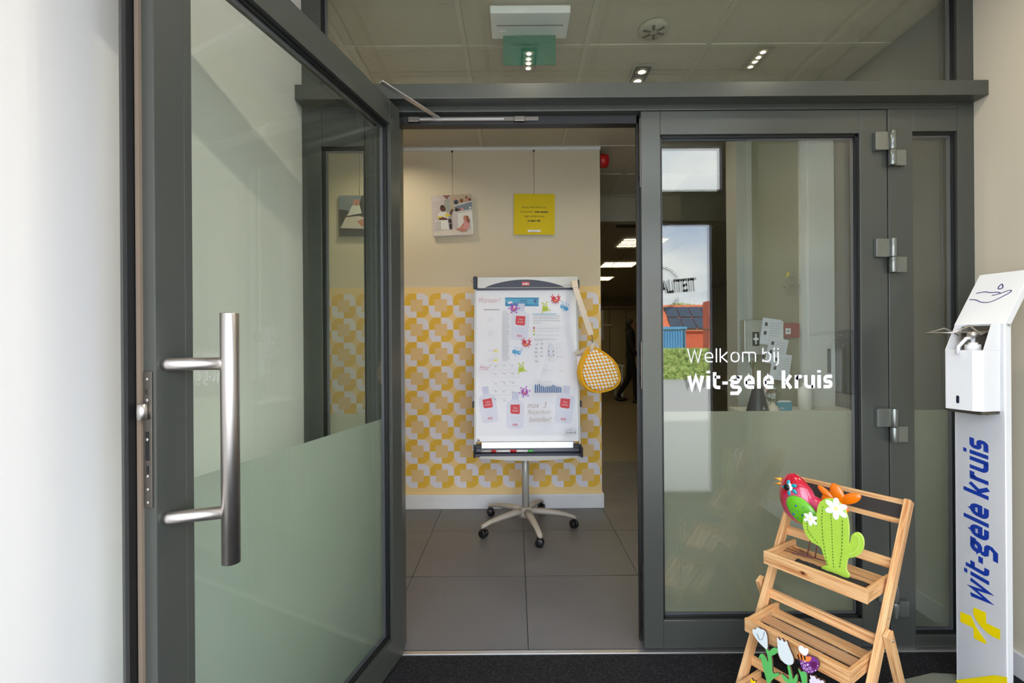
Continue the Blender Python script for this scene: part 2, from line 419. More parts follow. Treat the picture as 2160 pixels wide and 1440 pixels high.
def add_text(mb, t, x, y, z, size, m, sx=1., shear=0., off=0., rot=0., align='LEFT', sp=1., th=.0003, fit=None):
    cu = bpy.data.curves.new('t', 'FONT'); cu.body = t; cu.size = size; cu.shear = shear; cu.offset = off; cu.align_x = align
    cu.resolution_u = 3; cu.space_character = sp
    ob = bpy.data.objects.new('t', cu); COL.objects.link(ob)
    dg = bpy.context.evaluated_depsgraph_get(); me = bpy.data.meshes.new_from_object(ob.evaluated_get(dg))
    if fit: sx = fit / (max(v.co.x for v in me.vertices) - min(v.co.x for v in me.vertices))
    c, s_ = math.cos(rot), math.sin(rot); vs = []
    for v in me.vertices:
        a, b = v.co.x * sx, v.co.y; vs.append((x + a * c - b * s_, y, z + a * s_ + b * c))
    mb.add(vs, [tuple(p.vertices) for p in me.polygons], m)
    bpy.data.objects.remove(ob); bpy.data.curves.remove(cu); bpy.data.meshes.remove(me)

# squared-round sans glyphs drawn as strokes (x-height = 1)
def arc(cx, cy, r, a0, a1, n=5): return [(cx + r * math.cos(R(a0 + (a1 - a0) * i / n)), cy + r * math.sin(R(a0 + (a1 - a0) * i / n))) for i in range(n + 1)]
def glyph(ch, w, wh):
    """w vertical stroke width, wh horizontal; returns strokes [(pts,width)], advance"""
    h, g = w / 2, wh / 2; r = .34
    def rr(W, y0, y1, rad=r):
        rad = min(rad, (y1 - y0) / 2 - g, W / 2 - h) if (y1 - y0) / 2 > g else .05
        p = arc(W - h - rad, y1 - g - rad, rad, 90, 0) + arc(W - h - rad, y0 + g + rad, rad, 0, -90) + arc(h + rad, y0 + g + rad, rad, -90, -180) + arc(h + rad, y1 - g - rad, rad, 180, 90)
        return p + [p[0], p[1]]
    a = (w + wh) / 2
    if ch == 'o': W = .9; return [(rr(W, 0, 1), a)], W
    if ch == 'e':
        W = .86; rad = min(r, W / 2 - h)
        p = [(W - .06, g)] + arc(h + rad, g + rad, rad, -90, -180) + arc(h + rad, 1 - g - rad, rad, 180, 90) + arc(W - h - rad, 1 - g - rad, rad, 90, 0) + [(W - h, .46), (h, .46)]
        return [(p, a)], W
    if ch == 'l': return [([(h, 1.36), (h, 0)], w)], w
    if ch == 'k': W = .84; return [([(h, 1.36), (h, 0)], w), ([(W - h * .9, 1.0), (w + .08, .5), (W - h * .8, 0)], a)], W
    if ch == 'm':
        W = 1.4; q = W / 2; rad = .2
        return [([(h, 0), (h, 1)], w), ([(h, 1 - g)] + arc(q - rad, 1 - g - rad, rad, 90, 0) + [(q, 0)], a), ([(q, 1 - g)] + arc(W - h - rad, 1 - g - rad, rad, 90, 0) + [(W - h, 0)], a)], W
    if ch == 'w':
        W = 1.32; return [([(h, 1), (W * .27, 0 + g * .3), (W * .5, .92), (W * .73, 0 + g * .3), (W - h, 1)], w)], W
    if ch == 'W':
        W = 1.5; return [([(h, 1.33), (W * .27, g * .3), (W * .5, 1.2), (W * .73, g * .3), (W - h, 1.33)], w)], W
    if ch == 'i': return [([(h, 1), (h, 0)], w), ([(h, 1.36), (h, 1.18)], w)], w
    if ch == 'j': return [([(h, 1)] + [(h, -.1), (-.12, -.32)], w), ([(h, 1.36), (h, 1.18)], w)], w
    if ch == 't':
        W = .6; x = h + .03; rad = .2
        return [([(x, 1.26)] + arc(x + rad, g + rad, rad, 180, 270) + [(W, g)], a), ([(x, 1 - g), (W, 1 - g)], wh)], W
    if ch == '-': return [([(0, .44), (.42, .44)], wh)], .42
    if ch == 'b': W = .88; return [([(h, 1.36), (h, 0)], w), (rr(W, 0, 1), a)], W
    if ch == 'g':
        W = .9; rad = .2
        return [(rr(W - .08, .36, 1, .24), a), ([(W - h - .2, 1 - g), (W + .04, 1 - g)], wh),
                ([(h + .02, .42), (h - .0, .26), (h + .1, .14), (W - h - .14, .12)] + arc(W - h - .13, -.06, .16, 80, -60, 4) + [(W - .3, -.34), (.02, -.34)], a)], W
    if ch == 's':
        W = .74; rad = .15
        return [([(W - .04, 1 - g)] + arc(h + rad, 1 - g - rad, rad, 90, 180, 4) + arc(h + rad, .5 + rad * .9, rad, 180, 270, 4) + arc(W - h - rad, .5 - rad, rad, 90, 0, 4) + arc(W - h - rad, g + rad, rad, 0, -90, 4) + [(.02, g)], a)], W
    if ch == 'u':
        W = .86; rad = .24
        return [([(h, 1)] + arc(h + rad, g + rad, rad, 180, 270) + [(W - h, g)], a), ([(W - h, 1), (W - h, 0)], w)], W
    if ch == 'r': W = .55; return [([(h, 0), (h, 1)], w), ([(h, .66), (.3, 1 - g), (W, 1 - g)], a)], W
    return [], .42
def lettering(txt, w, wh, gap, space=.45, shear=0.):
    quads = []; x = 0
    for ch in txt:
        if ch == ' ': x += space; continue
        st, adv = glyph(ch, w, wh)
        for pts, ww in st:
            L, Rr = ribbon(pts, ww)
            for i in range(len(pts) - 1):
                quads.append([(x + p[0] + shear * p[1], p[1]) for p in (L[i], Rr[i], Rr[i + 1], L[i + 1])])
        x += adv + gap
    return quads, x - gap

# ================================================================= SETTING
F = 1.9      # facade plane
# --- vestibule side walls, ceilings and the walls of the lobby / office behind
wl = S(MB(M['white_wall']).box(-1.05, -.85, .02, 1.9, 0, 2.9).build('wall_left'))
wr = S(MB(M['cream_wall']).box(1.845, 2.05, .02, 1.9, 0, 2.9).build('wall_right'))
S(MB(M['white_paint']).box(-.85, -.835, .2, 1.88, 0, .09).build('baseboard_left', bevel=.003))
S(MB(M['white_paint']).box(1.83, 1.845, .2, 1.88, 0, .09).build('baseboard_right', bevel=.003))
# ceilings as panels in a T-grid
def ceiling(name, x0, x1, y0, y1, z, gx, gy, mt, bar):
    c = S(MB(M['soffit']).box(x0, x1, y0, y1, z + .02, z + .10).build(name))
    grid = MB(M[bar])
    xs = [gx + .6 * k for k in range(-20, 20) if x0 < gx + .6 * k < x1]; ys = [gy + .6 * k for k in range(-20, 30) if y0 < gy + .6 * k < y1]
    for x in xs: grid.box(x - .012, x + .012, y0, y1, z - .001, z + .021)
    for y in ys: grid.box(x0, x1, y - .012, y + .012, z - .0015, z + .0205)
    grid.build('grid_bar', c)
    X = [x0] + xs + [x1]; Y = [y0] + ys + [y1]; cache = {}
    for i in range(len(X) - 1):
        for j in range(len(Y) - 1):
            wx, wy = X[i + 1] - X[i], Y[j + 1] - Y[j]
            if wx < .05 or wy < .05: continue
            k = (round(wx, 3), round(wy, 3))
            if k not in cache: cache[k] = MB(M[mt]).box(-wx / 2 + .013, wx / 2 - .013, -wy / 2 + .013, wy / 2 - .013, 0, .012).mesh('panel')
            o = bpy.data.objects.new('panel', cache[k]); COL.objects.link(o); o.parent = c; o.location = ((X[i] + X[i + 1]) / 2, (Y[j] + Y[j + 1]) / 2, z + .004)
    return c
ceiling('ceiling', -3.0, 5.2, 1.97, 4.77, 2.70, .36, 2.343, 'ceiling', 'grid_white')
ceiling('ceiling', -.85, 1.845, .15, 1.9, 2.82, .45, 1.06, 'ceiling_porch', 'grid_white')
off = S(MB(M['soffit']).box(-3, 5.2, 4.9, 15.2, 2.62, 2.7).build('ceiling'))
g = MB(M['soffit'])
for x in (1.1, 1.75, 2.4): g.box(x - .012, x + .012, 4.9, 15, 2.612, 2.62)
g.build('grid_bar', off)
S(MB(M['soffit']).box(-3, 5.2, 4.77, 4.9, 2.45, 2.80).build('trim_1', label=None))
# floors
fl = S(MB(M['frame_dark']).box(-3, 5.2, 1.905, 4.95, -.10, -.012).build('floor'))
cache = {}
for i in range(-5, 8):
    for j in range(0, 5):
        x0 = .044 + .6 * i; y0 = 1.915 + .6 * j + (.005 if j else 0)
        if x0 > 4.8: continue
        if 'a' not in cache: cache['a'] = MB(M['tile']).box(-.2985, .2985, -.2985, .2985, -.012, 0).mesh('tile')
        o = bpy.data.objects.new('tile', cache['a']); COL.objects.link(o); o.parent = fl; o.location = (x0 + .3, y0 + .3, 0)
S(MB(M['dark_floor']).box(-3, 5.2, 4.92, 15.2, -.1, .0).build('floor'))
S(MB(M['mat']).box(-.85, 1.845, .0, 1.884, -.03, -.002).build('floor'))
S(MB(M['alu']).box(-.85, 1.845, 1.884, 1.906, -.03, .003).build('trim_2', bevel=.001))
# back wall with wallpaper
mk('lobby_wall', (214, 203, 178), .7, 0, .012, 1.5, .05, 260)
bw = S(MB(M['lobby_wall']).box(-3, .643, 3.556, 3.9, 0, 2.70).build('wall_back'))
MB(M['wallpaper']).box(-3, .640, 3.551, 3.556, .107, 1.657).build('wallpaper', bw)
S(MB(M['white_paint']).box(-3, .655, 3.536, 3.556, 0, .105).box(.643, .655, 3.556, 3.9, 0, .105).build('baseboard_back', bevel=.003))
S(MB(M['white_gloss']).box(-3, .645, 3.535, 3.556, 2.675, 2.697).build('trim_3'))
# interior right-hand walls
wri = S(MB(M['lobby_grey']).box(1.86, 2.05, 1.97, 2.78, 0, 2.70).build('wall_right'))
S(MB(M['white_paint']).box(1.845, 1.86, 1.99, 2.78, 0, .14).build('baseboard_right'))
wn = S(MB(M['beige_wall']).box(1.30, 2.05, 2.78, 2.9, 0, 2.70).build('wall_right'))
S(MB(M['grey_wall']).box(-3.2, -3, 1.9, 15.2, -.1, 2.9).build('wall_left'))
S(MB(M['grey_wall']).box(5.2, 5.4, 1.9, 15.2, -.1, 2.9).build('wall_right'))
S(MB(M['white_wall']).box(-3.2, -.85, 1.9, 1.97, -.1, 3.0).build('wall_front'))
S(MB(M['white_wall']).box(1.845, 5.4, 1.9, 1.97, -.1, 3.0).build('wall_front'))
S(MB(M['white_wall']).box(-3.2, 5.4, 1.9, 1.97, 2.80, 3.0).build('wall_front'))
S(MB(M['concrete']).box(-3.3, 5.5, -.1, 15.4, 2.95, 3.1).build('roof'))  # unseen slab put over the rooms to keep sky light from leaking in
S(MB(M['white_wall']).box(-3.3, -1.05, -.05, .16, -.1, 3.0).build('wall_outside'))
S(MB(M['white_wall']).box(2.05, 5.5, -.05, .16, -.1, 3.0).build('wall_outside'))
S(MB(M['white_wall']).box(-1.05, 2.05, -.05, .16, 2.82, 3.0).build('wall_outside'))
S(MB(M['grey_wall']).box(1.295, 1.385, 2.765, 2.9, 0, 2.70).build('trim_18'))
# far office wall with its cupboard fronts
fw = S(MB(M['beige_wall']).box(-3, 5.2, 15, 15.2, 0, 2.7).build('wall_back'))
for k in range(9):
    MB(M['cabinet']).box(.9 + .52 * k, 1.4 + .52 * k, 14.93, 15, .1, 2.25).build('panel', fw, bevel=.006)
MB(M['cabinet']).box(.8, 5.2, 14.9, 15, 2.28, 2.36).build('cornice', fw)
# office side window on the left of the gap
wi = S(MB(M['white_gloss']).box(2.36, 2.40, 12.9, 12.95, 1.3, 2.1).box(2.36, 2.62, 12.9, 12.95, 1.68, 1.72).build('window_6'))

# --- the glazed front: frame members
fr = M['frame']
S(MB(fr).box(-.85, -.772, F, F + .07, 0, 2.85).build('trim_4', bevel=.002))
S(MB(fr).box(1.778, 1.845, F, F + .07, 0, 2.85).build('trim_5', bevel=.002))
S(MB(fr).box(-.598, -.46, F, F + .07, 0, 2.165).build('trim_6', bevel=.002))
S(MB(fr).box(1.499, 1.598, F, F + .07, 0, 2.165).build('trim_7', bevel=.002))
S(MB(fr).box(-.772, 1.778, F, F + .07, 2.166, 2.262).box(-.772, -.598, F + .001, F + .07, 2.03, 2.166).build('trim_8', bevel=.002))   # head member
S(MB(fr).box(1.598, 1.778, F + .001, F + .07, 2.075, 2.166).build('trim_8', bevel=.002))
S(MB(fr).box(-.849, 1.844, F - .061, F, 2.188, 2.246).build('trim_9', bevel=.0015))                       # projecting ledge
S(MB(fr).box(-.772, -.598, F, F + .07, .004, .055).build('trim_10', bevel=.002))
S(MB(fr).box(1.598, 1.778, F, F + .07, .004, .055).build('trim_10', bevel=.002))
S(MB(M['gasket']).box(-.46, .509, F + .03, F + .07, 2.128, 2.165).build('trim_11'))                        # rebate of the doorway
def pane_ring(x0, x1, z0, z1, y0, y1, wd, m, name, parent):
    b = MB(M[m]); b.box(x0, x1, y0, y1, z1 - wd, z1).box(x0, x1, y0, y1, z0, z0 + wd).box(x0, x0 + wd, y0, y1, z0 + wd, z1 - wd).box(x1 - wd, x1, y0, y1, z0 + wd, z1 - wd)
    return b.build(name, parent)
def window(name, x0, x1, z0, z1, film=True, y=F):
    wd = S(pane_ring(x0, x1, z0, z1, y + .012, y + .034, .008, 'gasket', name, None))
    pane_ring(x0 + .008, x1 - .008, z0 + .008, z1 - .008, y + .024, y + .036, .006, 'spacer', 'spacer_bar', wd)
    MB(M['glass']).box(x0 + .004, x1 - .004, y + .018, y + .042, z0 + .004, z1 - .004).build('pane', wd)
    if film: MB(M['film']).box(x0 + .006, x1 - .006, y + .0425, y + .0429, z0 + .006, .952).build('frosted_film', wd)
    return wd
window('window_1', -.772, 1.778, 2.262, 2.84, False)
window('window_2', -.772, -.598, .055, 2.03)
window('window_3', 1.598, 1.778, .055, 2.075)

# --- right, closed door leaf (door_1)
def leaf(name, W, x_gl0, x_gl1, z0, z1, gz0, gz1, loc, rz, sgn):
    """leaf in local X 0..W; visible face at local y=0, body goes to y=sgn*.065"""
    d = bpy.data.objects.new(name, None); COL.objects.link(d); d.location = loc; d.rotation_euler = (0, 0, rz); d['kind'] = 'structure'
    def bx(b, x0, x1, ya, yb, za, zb, m=None): return b.box(x0, x1, min(ya * sgn, yb * sgn), max(ya * sgn, yb * sgn), za, zb, m)
    for (a, b_) in ((0, x_gl0), (x_gl1, W)):
        bx(MB(fr), a, b_, 0, .065, z0, z1).build('stile', d, bevel=.002)
    bx(MB(fr), x_gl0, x_gl1, 0, .065, gz1, z1).build('rail', d, bevel=.002); bx(MB(fr), x_gl0, x_gl1, 0, .065, z0, gz0).build('rail', d, bevel=.002)
    b = MB(M['gasket']); g = .009
    for (xa, xb, za, zb) in ((x_gl0, x_gl1, gz1 - g, gz1), (x_gl0, x_gl1, gz0, gz0 + g), (x_gl0, x_gl0 + g, gz0, gz1), (x_gl1 - g, x_gl1, gz0, gz1)): bx(b, xa, xb, .012, .03, za, zb)
    b.build('gasket', d)
    bb_ = MB(fr); q_ = .017
    for (xa, xb, za, zb) in ((x_gl0 - q_, x_gl0, gz0 - q_, gz1 + q_), (x_gl1, x_gl1 + q_, gz0 - q_, gz1 + q_), (x_gl0, x_gl1, gz1, gz1 + q_), (x_gl0, x_gl1, gz0 - q_, gz0)): bx(bb_, xa, xb, -.0012, .004, za, zb)
    if sgn < 0: bb_.build('glazing_bead', d, bevel=.0006)
    b = MB(M['spacer']); g0 = .009; g = .014
    for (xa, xb, za, zb) in ((x_gl0, x_gl1, gz1 - g, gz1 - g0), (x_gl0, x_gl1, gz0 + g0, gz0 + g), (x_gl0 + g0, x_gl0 + g, gz0, gz1), (x_gl1 - g, x_gl1 - g0, gz0, gz1)): bx(b, xa, xb, .026, .036, za, zb)
    b.build('spacer_bar', d)
    bx(MB(M['glass']), x_gl0 + .001, x_gl1 - .001, .019, .043, gz0 + .001, gz1 - .001).build('pane', d)
    return d, bx
d1, bx = leaf('door_1', .986, .078, .876, .012, 2.163, .122, 2.069, (.509, F, 0), 0, 1)
bx(MB(M['film']), .079, .875, .0432, .0436, .123, .952).build('frosted_film', d1)
# lettering on the glass
q, Wd = lettering('Welkom bij', .125, .115, .26, .36)
k = (1.0653 - .6948) / Wd; b = MB(M['petal'])
for p in q: b.prism([(.6948 - .509 + x * k, 1.154 + z * .0415) for x, z in p], .0182, .0189)
b.build('lettering', d1, label='thin white welcome lettering on the glass')
q, Wd = lettering('wit-gele kruis', .29, .225, .17, .42)
k = (1.2831 - .6948) / Wd; b = MB(M['petal'])
for p in q: b.prism([(.6948 - .509 + x * k, 1.0465 + z * .0535) for x, z in p], .0182, .0189)
b.build('lettering', d1, label='bold white name lettering on the glass')
# strike plates on the edge of the closed leaf
for za, zb in ((1.86, 2.14), (1.05, 1.24), (.06, .34)):
    b = MB(M['steel_dark']).box(-.003, 0, .006, .028, za, zb)
    b.box(-.0042, -.003, .012, .022, za + .03, za + .05, 'gasket').box(-.0042, -.003, .012, .022, zb - .06, zb - .03, 'gasket')
    b.build('strike_plate', d1, bevel=.0008)
MB(M['gasket']).box(-.010, 0, .030, .05, .02, 2.16).build('seal', d1)
# hinges on the right side
for z in (1.995, 1.57, .895, .20):
    h = MB(M['hinge'])
    h.box(.928, .983, -.018, -.001, z, z + .072)                      # upper wing on the leaf
    h.box(.992, 1.05, -.016, -.001, z - .062, z)                      # lower wing on the frame
    h.lathe([(.0001, z), (.0135, z), (.0135, z + .072), (.0001, z + .072)], (.992, -.019, 0), 18)
    h.lathe([(.0001, z - .062), (.0135, z - .062), (.0135, z - .002), (.0001, z - .002)], (.992, -.019, 0), 18)
    h.build('hinge', d1, bevel=.001)

# --- left, open door leaf (door_2): swings out towards us
d2, bx = leaf('door_2', .998, .078, .918, .012, 2.163, .122, 2.069, (-.451, 1.872, 0), R(256.4), -1)
bx(MB(M['film']), .079, .917, .0432, .0436, .123, .952).build('frosted_film', d2)
bx(MB(fr), .998, 1.012, .050, .066, .012, 2.163).build('flange', d2, bevel=.0015)
bx(MB(M['gasket']), 1.004, 1.018, .040, .050, .012, 2.163).build('seal', d2)
bx(MB(M['insul']), .998, 1.004, .028, .038, .012, 2.163).build('insulating_strip', d2)
b = MB(M['steel_dark']); bx(b, .998, 1.001, .006, .026, .93, 1.19).build('lock_plate', d2, bevel=.001)
lp = d2.children[-1]
b = MB(M['steel'])
for z in (1.175, 1.135, 1.06, .99, .965, .94): b.lathe([(.0001, 1.0008), (.0038, 1.0012), (.003, 1.0024), (.0001, 1.0026)], (0, -.016, z), 10, axis='x')
b.build('screw', lp, label='row of round screw heads and bolts')
lb = MB(M['steel_dark'])
lb.box(1.0009, 1.0018, -.020, -.012, 1.02, 1.075, 'gasket').box(1.0009, 1.0018, -.018, -.013, .995, 1.01, 'gasket')
lb.lathe([(.0001, 1.098), (.009, 1.098), (.009, 1.128), (.0001, 1.128)], (1.006, -.022, 0), 14, m='steel'); lb.build('roller_latch', lp)
f = Flat(0); add_text(f.mb, 'R', 0, 0, 0, .016, M['gasket'], 1); f.build('lettering', lp, loc=(1.0012, -.022, 1.145), rot=(0, 0, R(90)))
# pull handle
hb = MB(M['steel']).lathe([(.0001, .80), (.0172, .801), (.0172, 1.302), (.0165, 1.303), (.0001, 1.303)], (.92, .094, 0), 28).build('pull_handle', d2)
for z in (1.202, .903):
    MB(M['steel']).tube([(.976, .001, z), (.976, .004, z), (.922, .088, z)], .0125, 20).build('bracket', hb)
# closer arm and its channel
MB(M['alu']).obox((.04, -.02, 2.172), (.0001, .0001, 0), (0, .0001, 0), (0, 0, .0001)).build('arm_pin', d2)
ca = thing('door_closer', 'slim silver door closer arm from the top of the open door to the door head', 'door closer', (-.46, 1.85, 2.17))
p0, p1 = Vector((-.475, 1.70, 2.178)), Vector((-.30, 1.925, 2.150)); o = Vector((-.46, 1.85, 2.17)); dr = (p1 - p0).normalized(); sd_ = dr.cross(Vector((0, 0, 1))).normalized()
MB(M['alu']).obox((p0 + p1) / 2 - o, dr * ((p1 - p0).length / 2), sd_ * .010, sd_.cross(dr) * .0025).build('arm', ca, bevel=.001)
MB(M['steel_dark']).box(.03, .56, .075, .082, -.030, -.014).box(.04, .42, .073, .0755, -.026, -.020, 'silver_plastic').build('slide_channel', ca)
for q_ in (.03, .46): MB(M['steel_dark']).box(q_, q_ + .047, .068, .078, -.034, -.012).build('end_block', ca, bevel=.003)

# ================================================================= outer front behind the camera (seen mirrored in the glass)
OY = .15
def outer(name, *boxes): 
    b = MB(fr)
    for q in boxes: b.box(*q)
    return S(b.build(name, bevel=.002))
outer('trim_12', (1.64, 1.845, .05, OY, 0, 2.82), (1.555, 1.64, .05, OY, 0, 2.30))
outer('trim_13', (.87, .95, .05, OY, 0, 2.17), (-.85, -.77, .05, OY, 0, 2.82))
outer('trim_14', (-.85, 1.64, .05, OY, 2.17, 2.415), (-.85, 1.845, .05, OY, 2.78, 2.82), (.95, 1.555, .05, OY, 0, .045))
S(MB(M['beige_wall']).box(.9, 1.30, OY, OY + .012, 2.19, 2.40).build('trim_15'))
S(MB(M['white_paint']).box(1.80, 1.845, .16, .24, 0, 2.8).build('trim_16'))
def owin(name, x0, x1, z0, z1):
    wd = S(pane_ring(x0, x1, z0, z1, .085, .125, .012, 'spacer', name, None)); MB(M['glass_clear']).box(x0 + .004, x1 - .004, .10, .118, z0 + .004, z1 - .004).build('pane', wd); return wd
owin('window_4', -.77, 1.64, 2.415, 2.78)
w5 = owin('window_5', .95, 1.555, .045, 2.17)
# round quality mark on that window, readable from outside
f = MB(M['decal_grey'])
add_text(f, 'KWALITEIT', .0, 0, -.03, .145, M['decal_grey'], .62, 0, .004, R(4.5), 'CENTER', fit=.42)
for (r0, a0, a1) in ((.165, 28, 160), (.178, 30, 155), (.165, 200, 335), (.178, 205, 330)):
    L, Rr = ribbon([(-.09 + r0 * math.cos(R(a0 + (a1 - a0) * i / 24)), r0 * math.sin(R(a0 + (a1 - a0) * i / 24))) for i in range(25)], .005)
    for i in range(24): f.prism([L[i], Rr[i], Rr[i + 1], L[i + 1]], -.0005, 0)
f.build('decal', w5, loc=(1.225, .0985, 1.655), label='dark round quality mark lettering')

# yard, hedge, buildings
S(MB(M['asphalt']).box(-40, 60, -90, -.05, -.2, -.02).build('ground'))
def hedge(name, x0, x1, y, h, dp, label):
    b = MB(M['hedge_leaf']); b.box(x0, x1, y - dp / 2 + .06, y + dp / 2 - .06, -.02, h - .06)
    for i in range(5200):
        x = random.uniform(x0, x1); z = random.uniform(0, h); yy = y + dp / 2 - random.uniform(0, .08)
        if random.random() < .35: z = h - random.uniform(0, .07); yy = y + random.uniform(-dp / 2, dp / 2)
        s = random.uniform(.02, .045); a = Vector((random.uniform(-1, 1), random.uniform(-1, 1), random.uniform(-1, 1))).normalized(); c = a.cross(Vector((.3, .8, .5))).normalized(); p = Vector((x, yy, z))
        b.add([p - a * s, p + c * s * .5, p + a * s, p - c * s * .5], [(0, 1, 2, 3)])
    return tag(b.build(name), label, 'hedge')
hedge('hedge', 3.4, 9.5, -12.3, 1.0, .8, 'low clipped green hedge at the edge of the paved yard')
ct = thing('container', 'light blue shipping container behind the hedge', 'container', (6.4, -18.5, 0))
b = MB(M['container'])
for k in range(22): b.box(-1.3 + .118 * k, -1.3 + .118 * k + .06, .95, .99, .1, 1.75)
b.box(-1.3, 1.3, -.95, .95, .0, 1.85).build('body', ct)
MB(M['container']).box(-1.34, 1.34, .94, 1.02, 1.75, 1.9).build('top_rail', ct)
fe = thing('wire_fence', 'thin dark green wire fence behind the hedge', 'fence', (7, -15, 0))
for k in range(6): MB(M['fence_metal']).box(-2.5 + k * 1.1, -2.46 + k * 1.1, -.02, .02, 0, 1.75).build('post', fe)
MB(M['fence_metal']).box(-2.5, 3.1, -.012, .012, 1.68, 1.72).build('wire', fe)
ho = thing('house', 'low house with an orange tiled roof carrying rows of solar panels', 'house', (16.2, -40, 0))
MB(M['brick']).box(-6.5, 7, -3, 3, 0, 2.2).build('wall', ho)
rf = MB(M['roof_tile']).prism([(-3.3, 2.1), (3.3, 2.1), (.0, 4.6)], -6.8, 7.3, axis='x').build('roof', ho)
for i in range(8):
    for j in range(2):
        t_ = .27 + .42 * j; u = Vector((0, -3.3, 2.5)).normalized(); nn = Vector((0, 2.5, 3.3)).normalized()
        c = Vector((-2.2 + i * 1.12 + j * .1, 3.3 * (1 - t_), 2.1 + 2.5 * t_)) + nn * .08
        MB(M['solar']).obox(c, (.52, 0, 0), u * .80, nn * .02).build('solar_panel', rf)
tw = thing('brick_building', 'tall orange brick building with a white clad corner and a camera on its wall', 'building', (12.05, -25.5, 0))
MB(M['brick']).box(-.9, 3, 1.2, 2, 0, 3.55).build('wall', tw)
MB(M['white_clad']).box(-.4, 1.6, 2, 2.05, 0, 1.9).build('cladding', tw)
MB(M['plastic_white']).box(-.85, -.55, 2.0, 2.35, 2.5, 2.62).build('security_camera', tw, bevel=.02)
for (x, y, r, h) in ((9.4, -33, 1.3, 2.7), (18, -48, 3, 5.6)):
    b = MB(M['hedge_leaf'])
    b.tube([(0, 0, 0), (0, 0, h * .6)], .12, 8, 'leaf_brown')
    for i in range(1400):
        v = Vector((random.gauss(0, 1), random.gauss(0, 1), random.gauss(0, 1))).normalized() * r * random.uniform(.75, 1) ; p = Vector((0, 0, h * .7)) + Vector((v.x, v.y, v.z * .5)); s = .16
        a = Vector((random.uniform(-1, 1), random.uniform(-1, 1), random.uniform(-1, 1))).normalized(); c = a.cross(Vector((.3, .8, .5))).normalized()
        b.add([p - a * s, p + c * s * .6, p + a * s, p - c * s * .6], [(0, 1, 2, 3)])
    tag(b.build('tree', loc=(x, y, 0)), 'rounded green tree beside the house with solar panels' if r < 2 else 'taller green tree behind the roofs', 'tree')

# ================================================================= lamps
def twin(x, y, z, label, warm, W, group, light=True):
    t = thing('recessed_spotlight', label, 'ceiling light', (x, y, z), 0, group)
    pane_ring2 = MB(M['silver_plastic']); w_, l_ = .055, .105
    pane_ring2.box(-w_, w_, -l_, -l_ + .012, -.004, .0).box(-w_, w_, l_ - .012, l_, -.004, 0).box(-w_, -w_ + .012, -l_ + .012, l_ - .012, -.004, 0).box(w_ - .012, w_, -l_ + .012, l_ - .012, -.004, 0)
    pane_ring2.build('trim_frame', t)
    MB(M['gasket']).box(-w_ + .012, w_ - .012, -l_ + .012, l_ - .012, -.002, -.001).build('recess', t)
    for yy in (-.045, .045):
        MB(M['steel']).lathe([(.034, -.003), (.034, -.008), (.021, -.0075), (.021, -.003)], (0, yy, 0), 18).build('lamp_ring', t)
        MB(M['lamp_spot']).lathe([(.0001, -.006), (.021, -.006), (.021, -.004), (.0001, -.004)], (0, yy, 0), 18).build('lamp', t)
    for yy in (-.045, .045):
        l = bpy.data.lights.new('spot', 'AREA'); l.shape = 'DISK'; l.size = .022; l.energy = W / 2; l.color = warm; l.spread = R(150)
        lo = bpy.data.objects.new('lamp_light', l); COL.objects.link(lo); lo.location = (0, yy, -.009); lo.parent = t
    return t
twin(.085, 1.21, 2.818, 'twin recessed spotlight in the porch ceiling near its middle', (1, .9, .74), LAMP_VEST, 'porch ceiling spotlights')
twin(1.36, 1.21, 2.818, 'twin recessed spotlight in the porch ceiling near the right wall', (1, .9, .74), LAMP_VEST, 'porch ceiling spotlights')
twin(.692, 2.60, 2.698, 'twin recessed spotlight in the lobby ceiling above the doorway', (1, .86, .62), LAMP_LOBBY, 'lobby ceiling spotlights')
for (x, y, w_) in ((-.9, 3.1, 'above the hanging pictures'), (-1.9, 2.5, 'at the far left of the lobby'), (3.0, 3.4, 'behind the beige wall'), (1.1, 3.9, 'in front of the office beam')):  # extra spotlights out of view, added to light the lobby
    twin(x, y, 2.698, 'unseen added twin spotlight in the lobby ceiling ' + w_, (1, .86, .62), LAMP_LOBBY, 'lobby ceiling spotlights')
def louver(x, y, label):
    t = thing('ceiling_light', label, 'ceiling light', (x, y, 2.615), 0, 'square louvred office lights')
    b = MB(M['white_gloss']); b.box(-.31, .31, -.31, -.295, -.01, .0).box(-.31, .31, .295, .31, -.01, 0).box(-.31, -.295, -.31, .31, -.01, 0).box(.295, .31, -.31, .31, -.01, 0).build('frame', t)
    for k in range(4): MB(M['tube']).box(-.29, .29, -.23 + k * .145, -.205 + k * .145, -.006, -.002).build('tube', t)
    b = MB(M['silver_plastic'])
    for k in range(9): b.box(-.28 + k * .07, -.276 + k * .07, -.29, .29, -.012, -.002)
    b.build('louvre', t)
louver(1.76, 6.6, 'nearest square louvred ceiling light in the office'); louver(1.85, 8.45, 'middle square louvred ceiling light in the office'); louver(1.8, 10.3, 'third square louvred ceiling light in the office, above the pale table')
for x in (-.7, .55):  # more lights hidden by the papered wall, added to brighten the office
    for k_, y in enumerate((6.0, 8.6, 11.2)): louver(x, y, ('outer' if x < 0 else 'inner') + ' added unseen louvred office light behind the papered wall, ' + ('near the beam', 'in the middle', 'towards the cupboards')[k_])
louver(1.8, 13.0, 'farthest louvred ceiling light, added unseen in front of the office cupboards')  # out of view as well, added for a brighter office
tag(MB(M['plastic_black']).box(1.18, 1.75, 5.3, 5.5, 2.56, 2.62).build('ceiling_grille', bevel=.005), 'black ventilation grille in the office ceiling behind the beam', 'vent')

